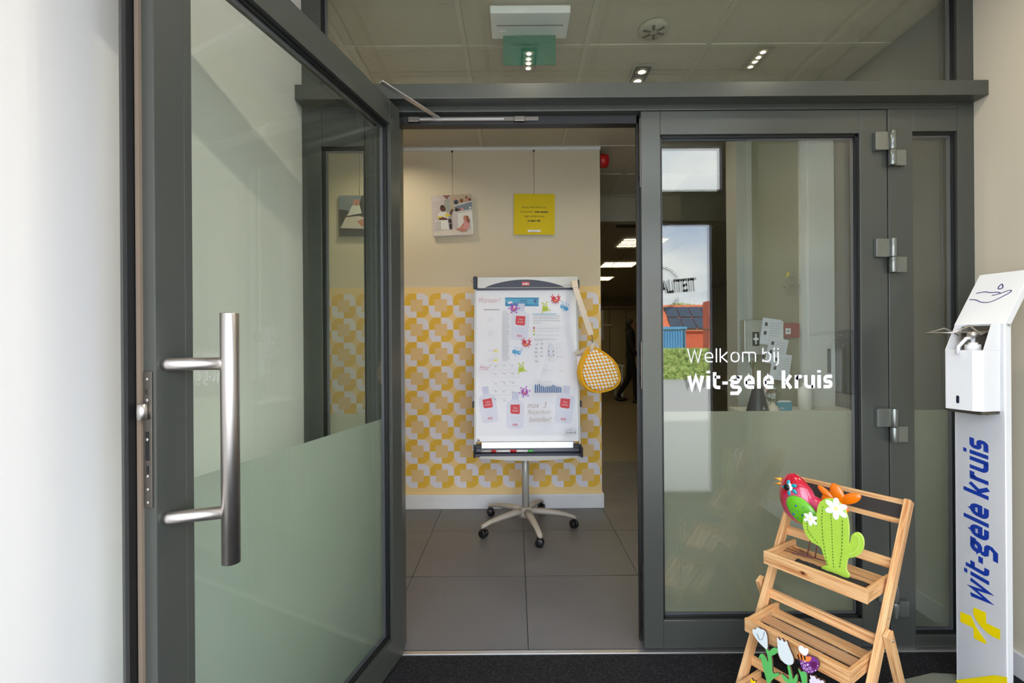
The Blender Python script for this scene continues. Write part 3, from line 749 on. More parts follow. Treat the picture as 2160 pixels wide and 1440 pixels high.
# emergency light with hanging sign plate
t = thing('emergency_light', 'white emergency light on the ceiling with a plain green hanging plate', 'exit light', (.075, 2.14, 2.70))
MB(M['plastic_white']).box(-.175, .175, -.09, .09, -.035, 0).build('housing', t, bevel=.006)
MB(M['steel_dark']).box(-.15, .15, -.01, -.006, -.0365, -.035).build('slot', t)
MB(M['plastic_white']).box(-.14, -.11, .03, .06, -.037, -.035).build('connector', t)
MB(M['green_sign']).box(-.122, .122, .062, .066, -.172, -.035).build('sign_plate', t)
t = thing('smoke_detector', 'round white slotted detector on the lobby ceiling', 'smoke detector', (.655, 2.21, 2.70))
MB(M['soffit']).lathe([(.0001, 0), (.07, 0), (.068, -.012), (.045, -.02), (.0001, -.02)], n=28).build('base', t)
for k in range(6):
    a = R(60 * k + 15); MB(M['steel_dark']).obox((.035 * math.cos(a), .035 * math.sin(a), -.0205), (.018 * math.cos(a), .018 * math.sin(a), 0), (-.006 * math.sin(a), .006 * math.cos(a), 0), (0, 0, .0015)).build('slot', t)
t = thing('alarm_sounder', 'dark red alarm sounder on the end of the lobby wall', 'alarm', (.643, 3.62, 2.62))
MB(M['red']).lathe([(.0001, 0), (.052, 0), (.052, .035), (.048, .07), (.03, .078), (.0001, .078)], n=22, axis='x').build('body', t)
MB(M['plastic_black']).box(-.0, .006, -.06, .06, -.06, .06).build('mount', t)

# ================================================================= pictures on the wall
def canvas(x, z, label, cat='picture', rot=0.):
    t = thing('canvas_print', label, cat, (x, 3.551, z), 0, 'canvas prints hung from the wall rail')
    cb = MB(M['paper']).box(-.152, .152, -.024, -.004, -.152, .152).build('canvas', t, rot=(0, rot, 0), bevel=.003)
    MB(M['steel_dark']).tube([(.0, -.008, .15), (0, -.008, 2.69 - z)], .0011, 6).build('hanging_wire', t)
    MB(M['plastic_black']).box(-.006, .006, -.014, -.004, 2.665 - z, 2.68 - z).build('hook', t)
    return t, cb
t, cb = canvas(-.462, 2.189, 'canvas photograph of a person in a white shirt beside a seated child in a bedroom', rot=R(-2.2))
mk('pic_wall', (198, 186, 186), .7); mk('pic_wall2', (186, 170, 146), .7); mk('pic_grey', (128, 136, 150), .7); mk('pic_white', (222, 220, 216), .7); mk('pic_bed', (214, 204, 194), .7); mk('pic_skin', (98, 52, 44), .7); mk('pic_skin2', (196, 130, 112), .7)
mk('pic_pink', (208, 148, 146), .7); mk('pic_door', (160, 164, 156), .7); mk('pic_blue', (60, 74, 92), .7); mk('pic_brown', (140, 80, 50), .7); mk('pic_dark', (56, 44, 40), .7); mk('pic_mauve', (132, 90, 92), .7)
f = Flat(-.0242, .00025)
def PX(u, v): return ((u - 730) / 1130 * .304, -(v - 740) / 1120 * .304)
def pp(*a): return [PX(*q) for q in a]
f.rect(-.15, .15, -.15, .15, 'pic_wall')
f.poly(pp((690, 180), (1280, 180), (1280, 1290), (690, 1290)), 'pic_wall2')
f.poly(pp((480, 185), (700, 185), (600, 300)), 'pic_mauve').poly(pp((520, 330), (660, 260), (690, 640), (540, 660)), 'pic_door')
f.poly(pp((700, 600), (880, 680), (880, 1100), (700, 1130)), 'pic_wall').poly(pp((880, 690), (1280, 640), (1290, 1180), (880, 1120)), 'pic_white')
f.poly(pp((800, 500), (1280, 400), (1280, 600), (800, 660)), 'pic_grey')
f.line(pp((780, 490), (1280, 380)), .007, 'pic_white').line(pp((780, 665), (1285, 615)), .007, 'pic_white')
for (u, v, r, m) in ((850, 390, 65, 'pic_blue'), (830, 300, 30, 'pic_pink'), (1000, 350, 50, 'pic_brown'), (1140, 270, 35, 'pic_brown'), (1140, 350, 40, 'pic_pink'), (1225, 330, 45, 'pic_brown'), (860, 600, 50, 'pic_dark'), (940, 600, 35, 'pic_mauve'), (1010, 590, 40, 'pic_pink'), (1235, 560, 32, 'pic_white')):
    x, z = PX(u, v); f.disc(x, z, r / 1130 * .304, m)
f.poly(pp((200, 1190), (700, 1100), (1300, 1180), (1290, 1290), (200, 1290)), 'pic_bed')
for u in (250, 290, 330, 370): f.line(pp((u, 890), (u, 1180)), .004, 'pic_white')
f.line(pp((240, 890), (390, 880)), .007, 'pic_white')
f.poly(pp((420, 620), (560, 640), (640, 740), (600, 880), (400, 870), (330, 700)), 'pic_white').poly(pp((400, 870), (600, 870), (640, 1130), (400, 1130)), 'pic_white')
f.poly(pp((330, 780), (440, 770), (570, 820), (620, 860), (520, 870), (380, 860)), 'pic_skin').poly(pp((640, 740), (690, 620), (750, 560), (760, 610), (720, 680), (690, 780)), 'pic_skin')
f.poly(pp((325, 770), (460, 765), (450, 800), (335, 815)), 'canvas_yellow').poly(pp((600, 730), (690, 720), (690, 760), (610, 770)), 'canvas_yellow').poly(pp((540, 690), (600, 690), (590, 790), (545, 790)), 'canvas_yellow')
f.disc(*PX(475, 550), .017, 'pic_skin', rz=.024).poly(pp((405, 540), (430, 460), (510, 460), (520, 500), (440, 540), (420, 600)), 'pic_dark')
f.poly(pp((620, 860), (700, 830), (710, 960), (640, 960)), 'pic_dark').poly(pp((635, 990), (720, 985), (710, 1130), (650, 1130)), 'pic_dark')
f.poly(pp((1040, 920), (1190, 930), (1200, 1100), (1100, 1180), (1000, 1120)), 'pic_pink').poly(pp((800, 1140), (960, 1080), (1140, 1180), (1000, 1210)), 'pic_skin2').poly(pp((930, 1100), (1020, 980), (1060, 1000), (980, 1120)), 'pic_skin2')
f.poly(pp((1060, 780), (1160, 780), (1210, 920), (1180, 1000), (1110, 900), (1040, 860)), 'pic_brown').disc(*PX(1080, 850), .013, 'pic_skin2', rz=.018)
f.line(pp((210, 295), (440, 295)), .0025, 'paper').line(pp((210, 335), (440, 335)), .0025, 'paper').line(pp((210, 250), (380, 250)), .0025, 'paper')
f.build('print', cb)
t, cb = canvas(.148, 2.192, 'yellow canvas with four lines of dark text', rot=R(.8))
f = Flat(-.0242, .00025); f.rect(-.152, .152, -.152, .152, 'canvas_yellow')
f.text('Bij het Wit-Gele Kruis', 0, .045, .021, 'black_ink', .93, align='CENTER').text('kies je voor ', -.004, .012, .021, 'black_ink', .93, align='RIGHT').text('onze aanpak,', .002, .012, .021, 'black_ink', .93, off=.0006)
f.text('maar vul die in met', 0, -.021, .021, 'black_ink', .93, align='CENTER').text('je eigen stijl.', 0, -.054, .021, 'black_ink', .93, off=.0006, align='CENTER')
f.rect(-.048, .048, -.132, -.116, 'paper').text('#jouweigenstijl', 0, -.128, .009, 'bar_blue', .95, align='CENTER')
f.build('print', cb)
t, cb = canvas(-1.155, 2.189, 'greyish canvas photograph seen through the glass of the open door')
f = Flat(-.0242, .00025); f.rect(-.152, .152, -.152, .152, 'pic_dark').poly([(-.152, .152), (.02, .152), (-.02, .03), (-.152, .05)], 'pic_grey').poly([(-.14, -.09), (-.1, -.01), (0, .0), (.1, -.03), (.152, -.02), (.152, -.1)], 'pic_bed')
f.poly([(-.09, .0), (-.05, .08), (.0, .09), (.02, .02)], 'pic_white').disc(-.02, .1, .025, 'pic_skin2').disc(.08, .03, .03, 'pic_skin2').poly([(-.02, -.04), (.1, .0), (.14, -.06), (.02, -.08)], 'pic_skin2')
f.build('print', cb)

# ================================================================= flip chart
fc = thing('flip_chart', 'silver and black mobile flip chart on a five star wheeled base', 'flip chart', (.062, 3.19, 0))
MB(M['silver_plastic']).lathe([(.0001, .10), (.024, .10), (.024, .62), (.0001, .62)], n=22).build('pole', fc)
hub = MB(M['taupe']).lathe([(.0001, .075), (.05, .075), (.052, .10), (.042, .125), (.030, .135), (.0001, .135)], n=24).build('hub', fc)
for k, an in enumerate((-76, -4, 68, 140, 212)):
    a = R(an); c, s_ = math.cos(a), math.sin(a); rg = []
    for (r, z, wd, hh) in ((.03, .108, .026, .022), (.10, .108, .025, .021), (.19, .100, .022, .018), (.27, .088, .019, .014), (.325, .072, .018, .012), (.338, .064, .012, .008)):
        q = []
        for j in range(10):
            b_ = 2 * math.pi * j / 10; ww, hz = wd * math.cos(b_), hh * math.sin(b_); q.append((r * c - ww * s_, r * s_ + ww * c, z + hz))
        rg.append(q)
    lg = MB(M['taupe']).rings(rg).build('leg', fc)
    cs = MB(M['plastic_black'])
    cx, cy = .322 * c, .322 * s_; wa = a + 1.1 + k; wx, wy = math.cos(wa), math.sin(wa)
    for off_ in (-.013, .013):
        rg = []
        for (rr_, oo) in ((.006, -.009), (.024, -.009), (.0265, -.004), (.0265, .004), (.024, .009), (.006, .009)):
            rg.append([(cx + (off_ + oo) * -wy + rr_ * math.cos(t_) * wx, cy + (off_ + oo) * wx + rr_ * math.cos(t_) * wy, .0265 + rr_ * math.sin(t_)) for t_ in [2 * math.pi * j / 18 for j in range(18)]])
        cs.rings(rg)
    cs.tube([(cx, cy, .03), (cx, cy, .066)], .008, 10); cs.obox((cx, cy, .047), (wx * .018, wy * .018, 0), (-wy * .006, wx * .006, 0), (0, 0, .008))
    cs.build('caster', lg)
TB = R(-4.7)
BY = 3.085 - 3.19; BZ = .596
brd = MB(M['white_gloss']).box(-.335, .335, 0, .018, .0, 1.01).build('board', fc, loc=(.012, BY, BZ), rot=(TB, 0, 0))
for q_ in (-1, 1):
    MB(M['silver_plastic']).box(q_ * .3405 - .0065, q_ * .3405 + .0065, -.006, .024, -.02, 1.02).build('side_rail', brd, bevel=.003)
    MB(M['plastic_black']).box(q_ * .3255 - .0255, q_ * .3255 + .0255, -.008, .026, -.045, -.018).build('corner_piece', brd, bevel=.003)
    MB(M['plastic_black']).box(q_ * .351 - .007, q_ * .351 + .007, -.010, .006, .22, .262).build('side_clip', brd, bevel=.002)
MB(M['alu']).box(-.30, .30, -.004, .020, -.045, -.002).build('bottom_rail', brd, bevel=.003)
MB(M['plastic_black']).box(-.02, .02, .018, .09, .0, .12).box(-.03, .03, .024, .115, .02, .06).build('pole_bracket', fc, loc=(.0, BY, BZ), rot=(TB, 0, 0))
# header
hd = MB(M['silver_plastic']).box(-.326, .350, -.022, .022, 1.005, 1.085).build('header_clamp', fc, loc=(.012, BY, BZ), rot=(TB, 0, 0), bevel=.006, seg=3)
MB(M['navy']).box(-.351, -.326, -.024, .024, 1.003, 1.087).build('end_cap', hd, bevel=.005)
MB(M['navy']).box(.342, .354, -.024, .024, 1.003, 1.06).build('end_cap', hd, bevel=.003)
MB(M['steel_dark']).tube([(-.352 - .012 * math.sin(a_), -.0, 1.062 + .012 * math.cos(a_)) for a_ in [2 * math.pi * i / 14 for i in range(15)]], .0014, 6).build('ring', hd)
f = Flat(-.0222, .0006)
f.poly([(-.275 + .53 * i / 24, 1.010 + .053 * math.sin(math.pi * i / 24) ** .8) for i in range(25)], 'navy')
f.poly([(-.03, 1.021), (.022, 1.021), (.024, 1.047), (-.026, 1.050)], 'red').text('nobo', -.003, 1.028, .021, 'paper', 1., off=.0007, align='CENTER').text('Piranha', .268, 1.018, .014, 'steel_dark', .95, align='CENTER')
f.build('badge', hd)
MB(M['navy']).box(-.33, .35, -.020, .0, .996, 1.004).build('clamp_lip', hd)
# paper and its print; board_xy turns a point of the photo into the board's own millimetres
def bd(u, v):
    t_ = (935 - v) / 345; d = 3.08 + .088 * t_; return ((u - .007 * (v - 722) - 1087) * d / 1000 - .074, 1.24 - (v - 722 + .007 * (u - 1087)) * d / 1000 - BZ)
def bp(*a): return [bd(*q) for q in a]
def c1(u, v): return (980 + u / 6, 570 + v / 6)     # two close-ups of the chart, both at six times
def c2(u, v): return (980 + u / 6, 780 + v / 6)
f = Flat(-.0005, .0003)
f.poly(bp((1005, 619), (1206, 619), (1218, 918), (1008, 919)), 'paper', .001); f.build('paper_sheet', brd)
f = Flat(-.0012, .0003)
f.line(bp(c1(240, 492), c1(440, 492)), .006, 'grey_ink')
for (v0, v1, ua, ub, cc) in ((510, 1140, 475, 560, c1),):
    for i in range(42):
        v = v0 + (v1 - v0) * i / 41; f.line(bp(cc(ua, v), cc(ub + random.uniform(-20, 15), v)), .0016, 'grey_ink')
for (ua, ub, v) in ((860, 1165, 552),): f.line(bp(c1(ua, v), c1(ub, v)), .0035, 'banner')
for (ua, ub, v, m) in ((870, 1210, 578, 'grey_ink'), (870, 1200, 605, 'grey_ink'), (870, 1210, 635, 'grey_ink'), (870, 965, 665, 'grey_ink'), (915, 1200, 735, 'lilac_dark'), (915, 1195, 770, 'lilac_dark'), (905, 1200, 825, 'lilac_dark'), (880, 1170, 872, 'grey_ink'), (880, 985, 888, 'grey_ink'), (990, 1100, 1265, 'lilac_dark'), (1200, 1250, 1270, 'lilac_dark'), (865, 970, 1385, 'lilac_dark'), (910, 1100, 1410, 'lilac_dark')):
    p0, p1 = c1(ua, v), c1(ub, v); nseg = int((ub - ua) / 34) + 1
    for i in range(nseg):
        a = p0[0] + (p1[0] - p0[0]) * i / nseg; b_ = p0[0] + (p1[0] - p0[0]) * (i + .8) / nseg; f.line(bp((a, p0[1]), (b_, p0[1])), .0026, m)
for v, m in ((732, 'germ_red'), (771, 'orange_ink'), (815, 'green_ink')): f.disc(*bd(*c1(875, v)), .0062, m)
for i in range(5):
    for j in range(2):
        if i == 4 and j == 1: continue
        x, z = bd(*c1(905 + 66 * j, 935 + 52 * i)); 
        for q in range(4): f.line([(x + random.uniform(-.012, .0), z + random.uniform(-.008, .01)), (x + random.uniform(0, .012), z + random.uniform(-.01, .008))], .0018, 'grey_ink')
f.poly(bp(c1(1072, 950), c1(1072, 930), c1(1108, 930), c1(1108, 950), c1(1122, 1020), c1(1118, 1090), c1(1062, 1090), c1(1058, 1020)), 'lilac')
for s_ in ((1060, 1030), (1115, 1030), (1062, 1075), (1118, 1075)): x, z = bd(*c1(*s_)); f.line([(x - .004, z - .004), (x + .004, z + .005)], .003, 'black_ink')
for k, (u, v) in enumerate(((1145, 950), (1145, 1000), (1148, 1050), (1158, 1105), (1058, 1150))):
    x, z = bd(*c1(u, v)); f.text(str(k + 1), x, z, .018, 'grey_ink')
    for q in range(2): f.line([(x + .016, z + .010 - .009 * q), (x + .05 - .012 * q, z + .010 - .009 * q)], .0016, 'lilac_dark')
for (u, v) in ((400, 1022), (400, 1140)): x, z = bd(*c1(u, v)); f.poly([(x - .02, z - .004), (x + .002, z - .006), (x + .018, z + .006), (x - .005, z + .006)], 'highlight')
for (u, v, n_) in ((330, 620, 3), (340, 780, 4), (340, 1010, 2), (340, 1120, 3)):
    for q in range(n_): x, z = bd(*c1(u, v + 16 * q)); f.line([(x - .02, z), (x + .03 - .008 * q, z)], .0016, 'lilac_dark')
for i in range(5):
    for j in range(3):
        if i == 4 and j == 2: continue
        u, v = 400 + 104 * j, (1215, 1310, 1425, 1530, 1530 + 105)[i]
        x, z = bd(*c1(u, v)); f.disc(x - .022, z + .012, .0022, 'grey_ink', 6)
        for q in range(3): f.line([(x + random.uniform(-.014, 0), z + random.uniform(-.006, .01)), (x + random.uniform(0, .014), z + random.uniform(-.008, .01))], .0017, 'grey_ink')
    if i < 4: f.line(bp(c1(345, v + 40), c1(690, v + 40)), .0012, 'lilac_dark')
for i, hh in enumerate((100, 98, 108, 88, 80, 70, 80, 78, 84, 98, 88, 76, 74, 70)):
    u = 890 + 24 * i; f.poly(bp(c2(u - 7, 283), c2(u + 7, 283), c2(u + 7, 283 - hh), c2(u - 7, 283 - hh)), 'bar_blue')
x, z = bd(*c1(180, 430)); f.text('Wanneer?', x, z, .050, 'pink_ink', .74, .3, -.0008, fit=.140)
x, z = bd(*c1(198, 1265)); f.text('Hoe?', x, z, .052, 'pink_ink', .78, .25, -.0008, fit=.068)
x, z = bd(*c2(785, 470)); f.text('max  3', x, z, .050, 'brown_ink', .85, .3, -.0007, fit=.122)
x, z = bd(*c2(790, 545)); f.text('flesjes/keer', x, z, .040, 'brown_ink', .78, .35, -.0006, fit=.152)
x, z = bd(*c2(808, 642)); f.text('bestellen!', x, z, .044, 'brown_ink', .86, .35, -.0006, fit=.142)
f.poly(bp(c2(1252, 765), c2(1380, 745), c2(1384, 795), c2(1254, 812)), 'grey_ink').poly(bp(c2(1254, 768), c2(1378, 748), c2(1381, 792), c2(1256, 809)), 'paper')
x, z = bd(*c2(1262, 797)); f.text('STAPLES', x, z, .018, 'black_ink', 1., off=.0004, rot=R(6))
f.build('printed_notes', brd, kind='stuff')
# banner
f = Flat(-.0016, .0004); f.poly(bp(c1(512, 338), c1(940, 338), c1(938, 448), c1(515, 448)), 'banner').poly(bp(c1(512, 338), c1(940, 338), c1(940, 354), c1(512, 354)), 'banner_dark').poly(bp(c1(514, 400), c1(938, 430), c1(938, 448), c1(515, 448)), 'banner_dark')
x, z = bd(*c1(742, 388)); f.text('HANDEN', x, z, .013, 'navy_ink', .9, off=.0003, align='CENTER'); f.line([(x - .035, z - .010), (x + .03, z - .010)], .003, 'bar_blue')
x, z = bd(*c1(897, 384)); f.disc(x, z, .014, 'navy_ink', 16).disc(x, z, .0115, 'banner', 16).poly([(x - .004, z - .009), (x + .006, z - .002), (x + .002, z + .009), (x - .007, z + .004)], 'navy_ink')
f.poly(bp(c1(545, 395), c1(600, 385), c1(610, 415), c1(550, 420)), 'paper'); f.build('banner', brd)
# bottles of gel cut out of paper
def bottle(cx, cz, rot, sc_=1.):
    f = Flat(0, .0004); cc, ss = math.cos(rot), math.sin(rot)
    def T(pts): return [(x * cc - z * ss, x * ss + z * cc) for x, z in [(a * sc_, b_ * sc_) for a, b_ in pts]]
    f.poly(T([(-.022, .075), (-.022, .125), (.022, .125), (.022, .075), (.056, .055), (.060, .02), (.056, -.105), (.045, -.118), (-.045, -.118), (-.056, -.105), (-.060, .02), (-.056, .055)]), 'lilac')
    f.poly(T([(-.022, .075), (-.022, .125), (.022, .125), (.022, .075)]), 'lilac_dark')
    f.poly(T([(-.032, -.014), (-.02, -.020), (.02, -.022), (.032, -.018), (.031, .042), (-.031, .040)]), 'label_red')
    p = T([(-.012, .014), (-.018, .0)])
    f.text('Care', p[0][0], p[0][1], .014, 'paper', rot=rot).text('ALCOGEL', p[1][0] - .002, p[1][1] - .004, .012, 'paper', .75, rot=rot)
    for q in (-.044, -.062): f.line(T([(-.03, q), (.03, q)]), .0025, 'lilac_dark')
    for q in range(5):
        f.line(T([(-.012 + .006 * q, -.085), (-.016 + .008 * q, -.1)]), .0028, 'label_red')
    o_ = f.build('bottle_cutout', brd, loc=(cx, -.0022, cz)); return o_
for (u, v, r_) in ((700, 640, -4), ):
    bottle(*bd(*c1(705, 650)), R(-4), 1.0)
bottle(*bd(*c2(295, 440)), R(9), .96); bottle(*bd(*c2(640, 515)), R(-1), .98); bottle(*bd(*c2(1268, 440)), R(-7), 1.)
def germ(kind, cx, cz, flip=1, rot=0.):
    f = Flat(0, .0004); m = 'germ_' + kind
    def T(pts): return [((x * math.cos(rot) - z * math.sin(rot)) * flip, x * math.sin(rot) + z * math.cos(rot)) for x, z in pts]
    def D(x, z, r, mm, n=12, rz=None): p = T([(x, z)])[0]; f.disc(p[0], p[1], r, mm, n, rz)
    if kind == 'purple':
        for k in range(12):
            a = 2 * math.pi * k / 12; L = .042 if k % 2 == 0 else .033; f.line(T([(.02 * math.cos(a), .02 * math.sin(a)), (L * math.cos(a), L * math.sin(a))]), .0035, m)
            if k % 2 == 0: D(L * math.cos(a), L * math.sin(a), .006, m, 8)
        D(0, 0, .026, m, 14); D(.004, .010, .009, 'eye_white'); D(.004, .009, .0035, 'black_ink', 8); f.poly(T([(-.012, -.003), (.008, -.004), (.004, -.014), (-.008, -.013)]), 'orange_ink')
    elif kind == 'red':
        for (a, L) in ((30, .042), (55, .044), (125, .044), (150, .044), (200, .036), (235, .036), (270, .032), (305, .036), (340, .038)):
            f.line(T([(0, 0), (L * math.cos(R(a)), L * math.sin(R(a)))]), .004, m); D(L * math.cos(R(a)), L * math.sin(R(a)), .0045, m, 8)
        f.poly(T([(-.034, .012), (-.022, .022), (0, .016), (.022, .024), (.036, .010), (.026, -.012), (.008, -.026), (-.008, -.026), (-.026, -.014)]), m)
        D(.009, .006, .009, 'eye_white'); D(.009, .006, .0035, 'black_ink', 8); f.poly(T([(-.016, -.008), (.012, -.008), (.006, -.019), (-.010, -.018)]), 'orange_ink')
    elif kind == 'blue':
        f.poly(T([(-.036, .002), (-.030, .016), (-.016, .018), (-.002, .008), (.012, .006), (.030, .004), (.036, -.010), (.026, -.026), (.006, -.024), (-.006, -.012), (-.024, -.016), (-.034, -.010)]), m)
        for (a, b_, c, d) in ((-.026, .014, -.032, .034), (-.018, .016, -.020, .036), (.014, .006, .004, .034), (.020, .006, .026, .026), (.004, -.022, -.006, -.034)):
            f.line(T([(a, b_), (c, d)]), .0022, m); D(c, d, .0036, m, 8)
        D(-.022, .006, .006, 'eye_white'); D(-.022, .006, .0025, 'black_ink', 8); f.line(T([(.0, -.010), (.014, -.014)]), .0025, 'banner_dark')
    else:
        f.poly(T([(-.014, .030), (.010, .032), (.020, .006), (.024, -.020), (.010, -.030), (-.014, -.030), (-.026, -.020), (-.020, .006)]), m)
        for (a, b_, c, d) in ((-.012, .026, -.022, .040), (.008, .028, .016, .044), (.020, -.012, .038, -.024), (-.018, -.024, -.024, -.042)):
            f.line(T([(a, b_), (c, d)]), .006, m); D(c, d, .0055, m, 8)
        D(-.002, .016, .010, 'eye_white'); D(-.004, .016, .0045, 'black_ink', 8); f.poly(T([(-.012, -.006), (.014, -.004), (.010, -.014), (-.008, -.014)]), 'green_ink')
    f.build('germ_cutout', brd, loc=(cx, -.0052, cz)).scale = (.82, 1, .82)
for k_, u, v, fl_, ro in (('purple', 625, 475, 1, 0), ('green', 1020, 465, 1, 0), ('red', 1152, 360, 1, 0), ('blue', 1265, 460, 1, -.3), ('red', 780, 915, 1, -.1), ('blue', 660, 1025, -1, .5), ('green', 720, 1235, 1, 0)):
    germ(k_, *bd(*c1(u, v)), fl_, ro)
germ('purple', *bd(*c2(760, 275)), 1, .2)
MB(M['alu']).lathe([(.0001, 0), (.009, 0), (.009, -.003), (.0001, -.004)], n=14, axis='y').build('screw', brd, loc=(*[(-.318)], -.001, .012))
# pen tray
tr = MB(M['navy']).prism([(-.105, .0), (-.104, .020), (-.096, .020), (-.090, .012), (-.02, .012), (-.012, .055), (.0, .055), (.002, .0)], -.345, .33, axis='x').build('pen_tray', fc, loc=(.02, -.085, .515), bevel=.002)
MB(M['plastic_black']).box(-.352, -.343, -.108, .004, -.006, .05).build('end_cap', tr, bevel=.003); MB(M['plastic_black']).box(.328, .342, -.108, .004, -.006, .058).build('end_cap', tr, bevel=.003)
MB(M['silver_plastic']).prism([(-.31 + .62 * i / 16, -.006 - .018 * math.sin(math.pi * i / 16)) for i in range(17)] + [(.31, .006), (-.31, .006)], -.108, -.1055).build('front_trim', tr)
for i, (x, L, m, cap) in enumerate(((-.19, .13, 'plastic_white', 'red'), (-.07, .12, 'plastic_white', 'wood_green'), (-.29, .10, 'silver_plastic', 'red'))):
    mkr = thing('marker', ('white marker with a red cap lying in the middle of the chart tray', 'white marker with a green cap lying in the chart tray', 'silver marker with a red end at the left of the chart tray')[i], 'marker', (.062 + x, 3.063 - .0, .538), 0, 'whiteboard markers in the tray')
    MB(M[m]).lathe([(.0001, 0), (.008, 0), (.008, L * .7), (.0001, L * .7)], n=12, axis='x').build('barrel', mkr); MB(M[cap]).lathe([(.0001, L * .7), (.0088, L * .7), (.0082, L), (.0001, L)], n=12, axis='x').build('cap', mkr)

# ================================================================= bag hanging from the chart
bg_ = thing('handbag', 'round yellow and white patterned bag with a beige strap hanging from the flip chart', 'bag', (.49, 2.99, .80))
def bgp(u, v): return ((u - .4 - 1087) * 2.95 / 1000 - .49, 1.24 - (v - 722 + 1.2) * 2.95 / 1000 - .80)
outl = [(1249, 728), (1262, 736), (1280, 747), (1297, 762), (1307, 782), (1309, 800), (1303, 813), (1291, 821), (1275, 826), (1258, 828), (1243, 822), (1232, 811), (1226, 793), (1226, 775), (1232, 757), (1241, 741)]
P = [Vector((a, 0, b_)) for a, b_ in smooth([bgp(*q) for q in outl], True, 1)]; cen = sum(P, Vector()) / len(P)
def ring(sx, y, sh=(0, 0)): return [cen + (p - cen) * sx + Vector((sh[0], y, sh[1])) for p in P]
MB(M['bag_pattern']).rings([ring(.02, -.062), ring(.4, -.060), ring(.75, -.054), ring(.93, -.046), ring(.99, -.036)]).build('front_panel', bg_, sub=1)
MB(M['bag_yellow']).rings([ring(.985, -.036), ring(1.02, -.030), ring(1.03, -.01, (-.01, -.004)), ring(1.02, .03, (-.018, -.006)), ring(.97, .045, (-.02, -.006)), ring(.3, .05, (-.02, 0))]).build('body', bg_, sub=1)
MB(M['strap']).tube([p + Vector((-.003, .012, 0)) + (p - cen) * .05 for p in P[15:30]], .0045, 8).tube([p + Vector((0, -.034, 0)) + (p - cen) * .015 for p in P[0:1]] + [p + Vector((0, -.034, 0)) + (p - cen) * .015 for p in P[1:]], .0032, 8, 'bag_yellow').build('piping', bg_)
def strip(pts, wd, th, m, name, parent, nrm=Vector((0, -1, 0))):
    b = MB(M[m]); pts = [Vector(p) for p in pts]; rg = []
    for i, p in enumerate(pts):
        d = (pts[min(i + 1, len(pts) - 1)] - pts[max(0, i - 1)]).normalized(); s_ = d.cross(nrm).normalized(); n_ = s_.cross(d)
        rg.append([p + s_ * wd / 2 + n_ * th / 2, p - s_ * wd / 2 + n_ * th / 2, p - s_ * wd / 2 - n_ * th / 2, p + s_ * wd / 2 - n_ * th / 2])
    return b.rings(rg, smooth=False).build(name, parent)
def at3(u, v, y): return Vector(((u - .007 * (v - 722) - 1087) * y / 1000, y, 1.24 - (v - 722 + .007 * (u - 1087)) * y / 1000)) - Vector((.49, 2.99, .80))
strip([at3(1212, 596, 3.10), at3(1213, 604, 3.07), at3(1222, 632, 3.045), at3(1234, 668, 3.02), at3(1247, 706, 2.99)], .034, .003, 'strap', 'strap', bg_)
strip([at3(1211, 592, 3.12), at3(1212, 596, 3.10), at3(1213.5, 606, 3.066)], .040, .004, 'strap', 'strap_loop', bg_)
MB(M['strap']).tube([at3(1254, 722, 2.97), at3(1250, 730, 2.965), at3(1248, 740, 2.95)], .013, 8, rs=[.004, .014, .016]).build('tab', bg_)
MB(M['steel_dark']).tube([at3(1247, 706, 2.985), at3(1250, 713, 2.98), at3(1247, 719, 2.98), at3(1252, 724, 2.98), at3(1249, 716, 2.976)], .0026, 8).build('clip', bg_)
strip([at3(1252, 728, 2.99), at3(1236, 737, 3.02), at3(1222, 742, 3.06), at3(1212, 746, 3.08)], .022, .004, 'strap', 'strap_end', bg_)
# paper tab below the bag strap at the chart edge
tag(MB(M['paper']).box(.395, .425, 3.045, 3.05, 1.05, 1.148).build('paper_tag'), 'small white paper tag at the right edge of the flip chart beside the bag', 'tag')

# ================================================================= interior right: desk and wall items
dk = thing('reception_desk', 'grey reception desk behind the glass of the closed door', 'desk', (1.55, 2.52, 0))
MB(M['desk_top']).box(-.32, .30, -.18, .22, .835, .86).build('desk_top', dk, bevel=.003); MB(M['desk_body']).box(-.29, .29, -.14, .20, .0, .835).build('desk_body', dk)
cn = thing('desk_cone', 'dark grey cone shaped table lamp on the desk left of the small vase', 'lamp', (1.225, 2.5, .86)) if False else thing('table_lamp', 'dark grey cone shaped lamp on the desk left of the small vase', 'lamp', (1.276, 2.5, .86))
MB(M['cone']).lathe([(.0001, 0), (.056, 0), (.056, .006), (.024, .135), (.018, .142), (.0001, .142)], n=26).build('shade', cn)
f = Flat(0); f.poly([(-.008, 0), (0, .02), (.008, 0), (0, .006)], 'silver_plastic'); f.build('emblem', cn, loc=(.006, -.053, .022), rot=(R(-14), 0, 0))
vs_ = thing('vase', 'small speckled bottle vase with a round green plant on the desk', 'vase', (1.366, 2.52, .86))
MB(M['vase']).lathe([(.0001, 0), (.028, 0), (.031, .012), (.026, .03), (.012, .044), (.011, .062), (.0085, .062), (.008, .05), (.0001, .05)], n=22).build('body', vs_)
b = MB(M['leafg'])
for i in range(420):
    v = Vector((random.gauss(0, 1), random.gauss(0, 1), random.gauss(0, 1))).normalized() * .03; p = v + Vector((0, 0, .088)); a = (v.normalized() + Vector((random.uniform(-.5, .5),) * 3)).normalized() * .009; c = a.cross(Vector((.2, .5, .9))).normalized() * .003
    b.add([p, p + a * .5 + c, p + a, p + a * .5 - c], [(0, 1, 2, 3)])
b.build('plant', vs_)
fg = thing('dry_branch', 'thin brown branch with two pointed leaves behind the lamp', 'branch', (1.30, 2.6, .86))
MB(M['leaf_brown']).tube([(0, 0, 0), (.004, 0, .14), (.0, 0, .27)], .003, 6).build('stem', fg)
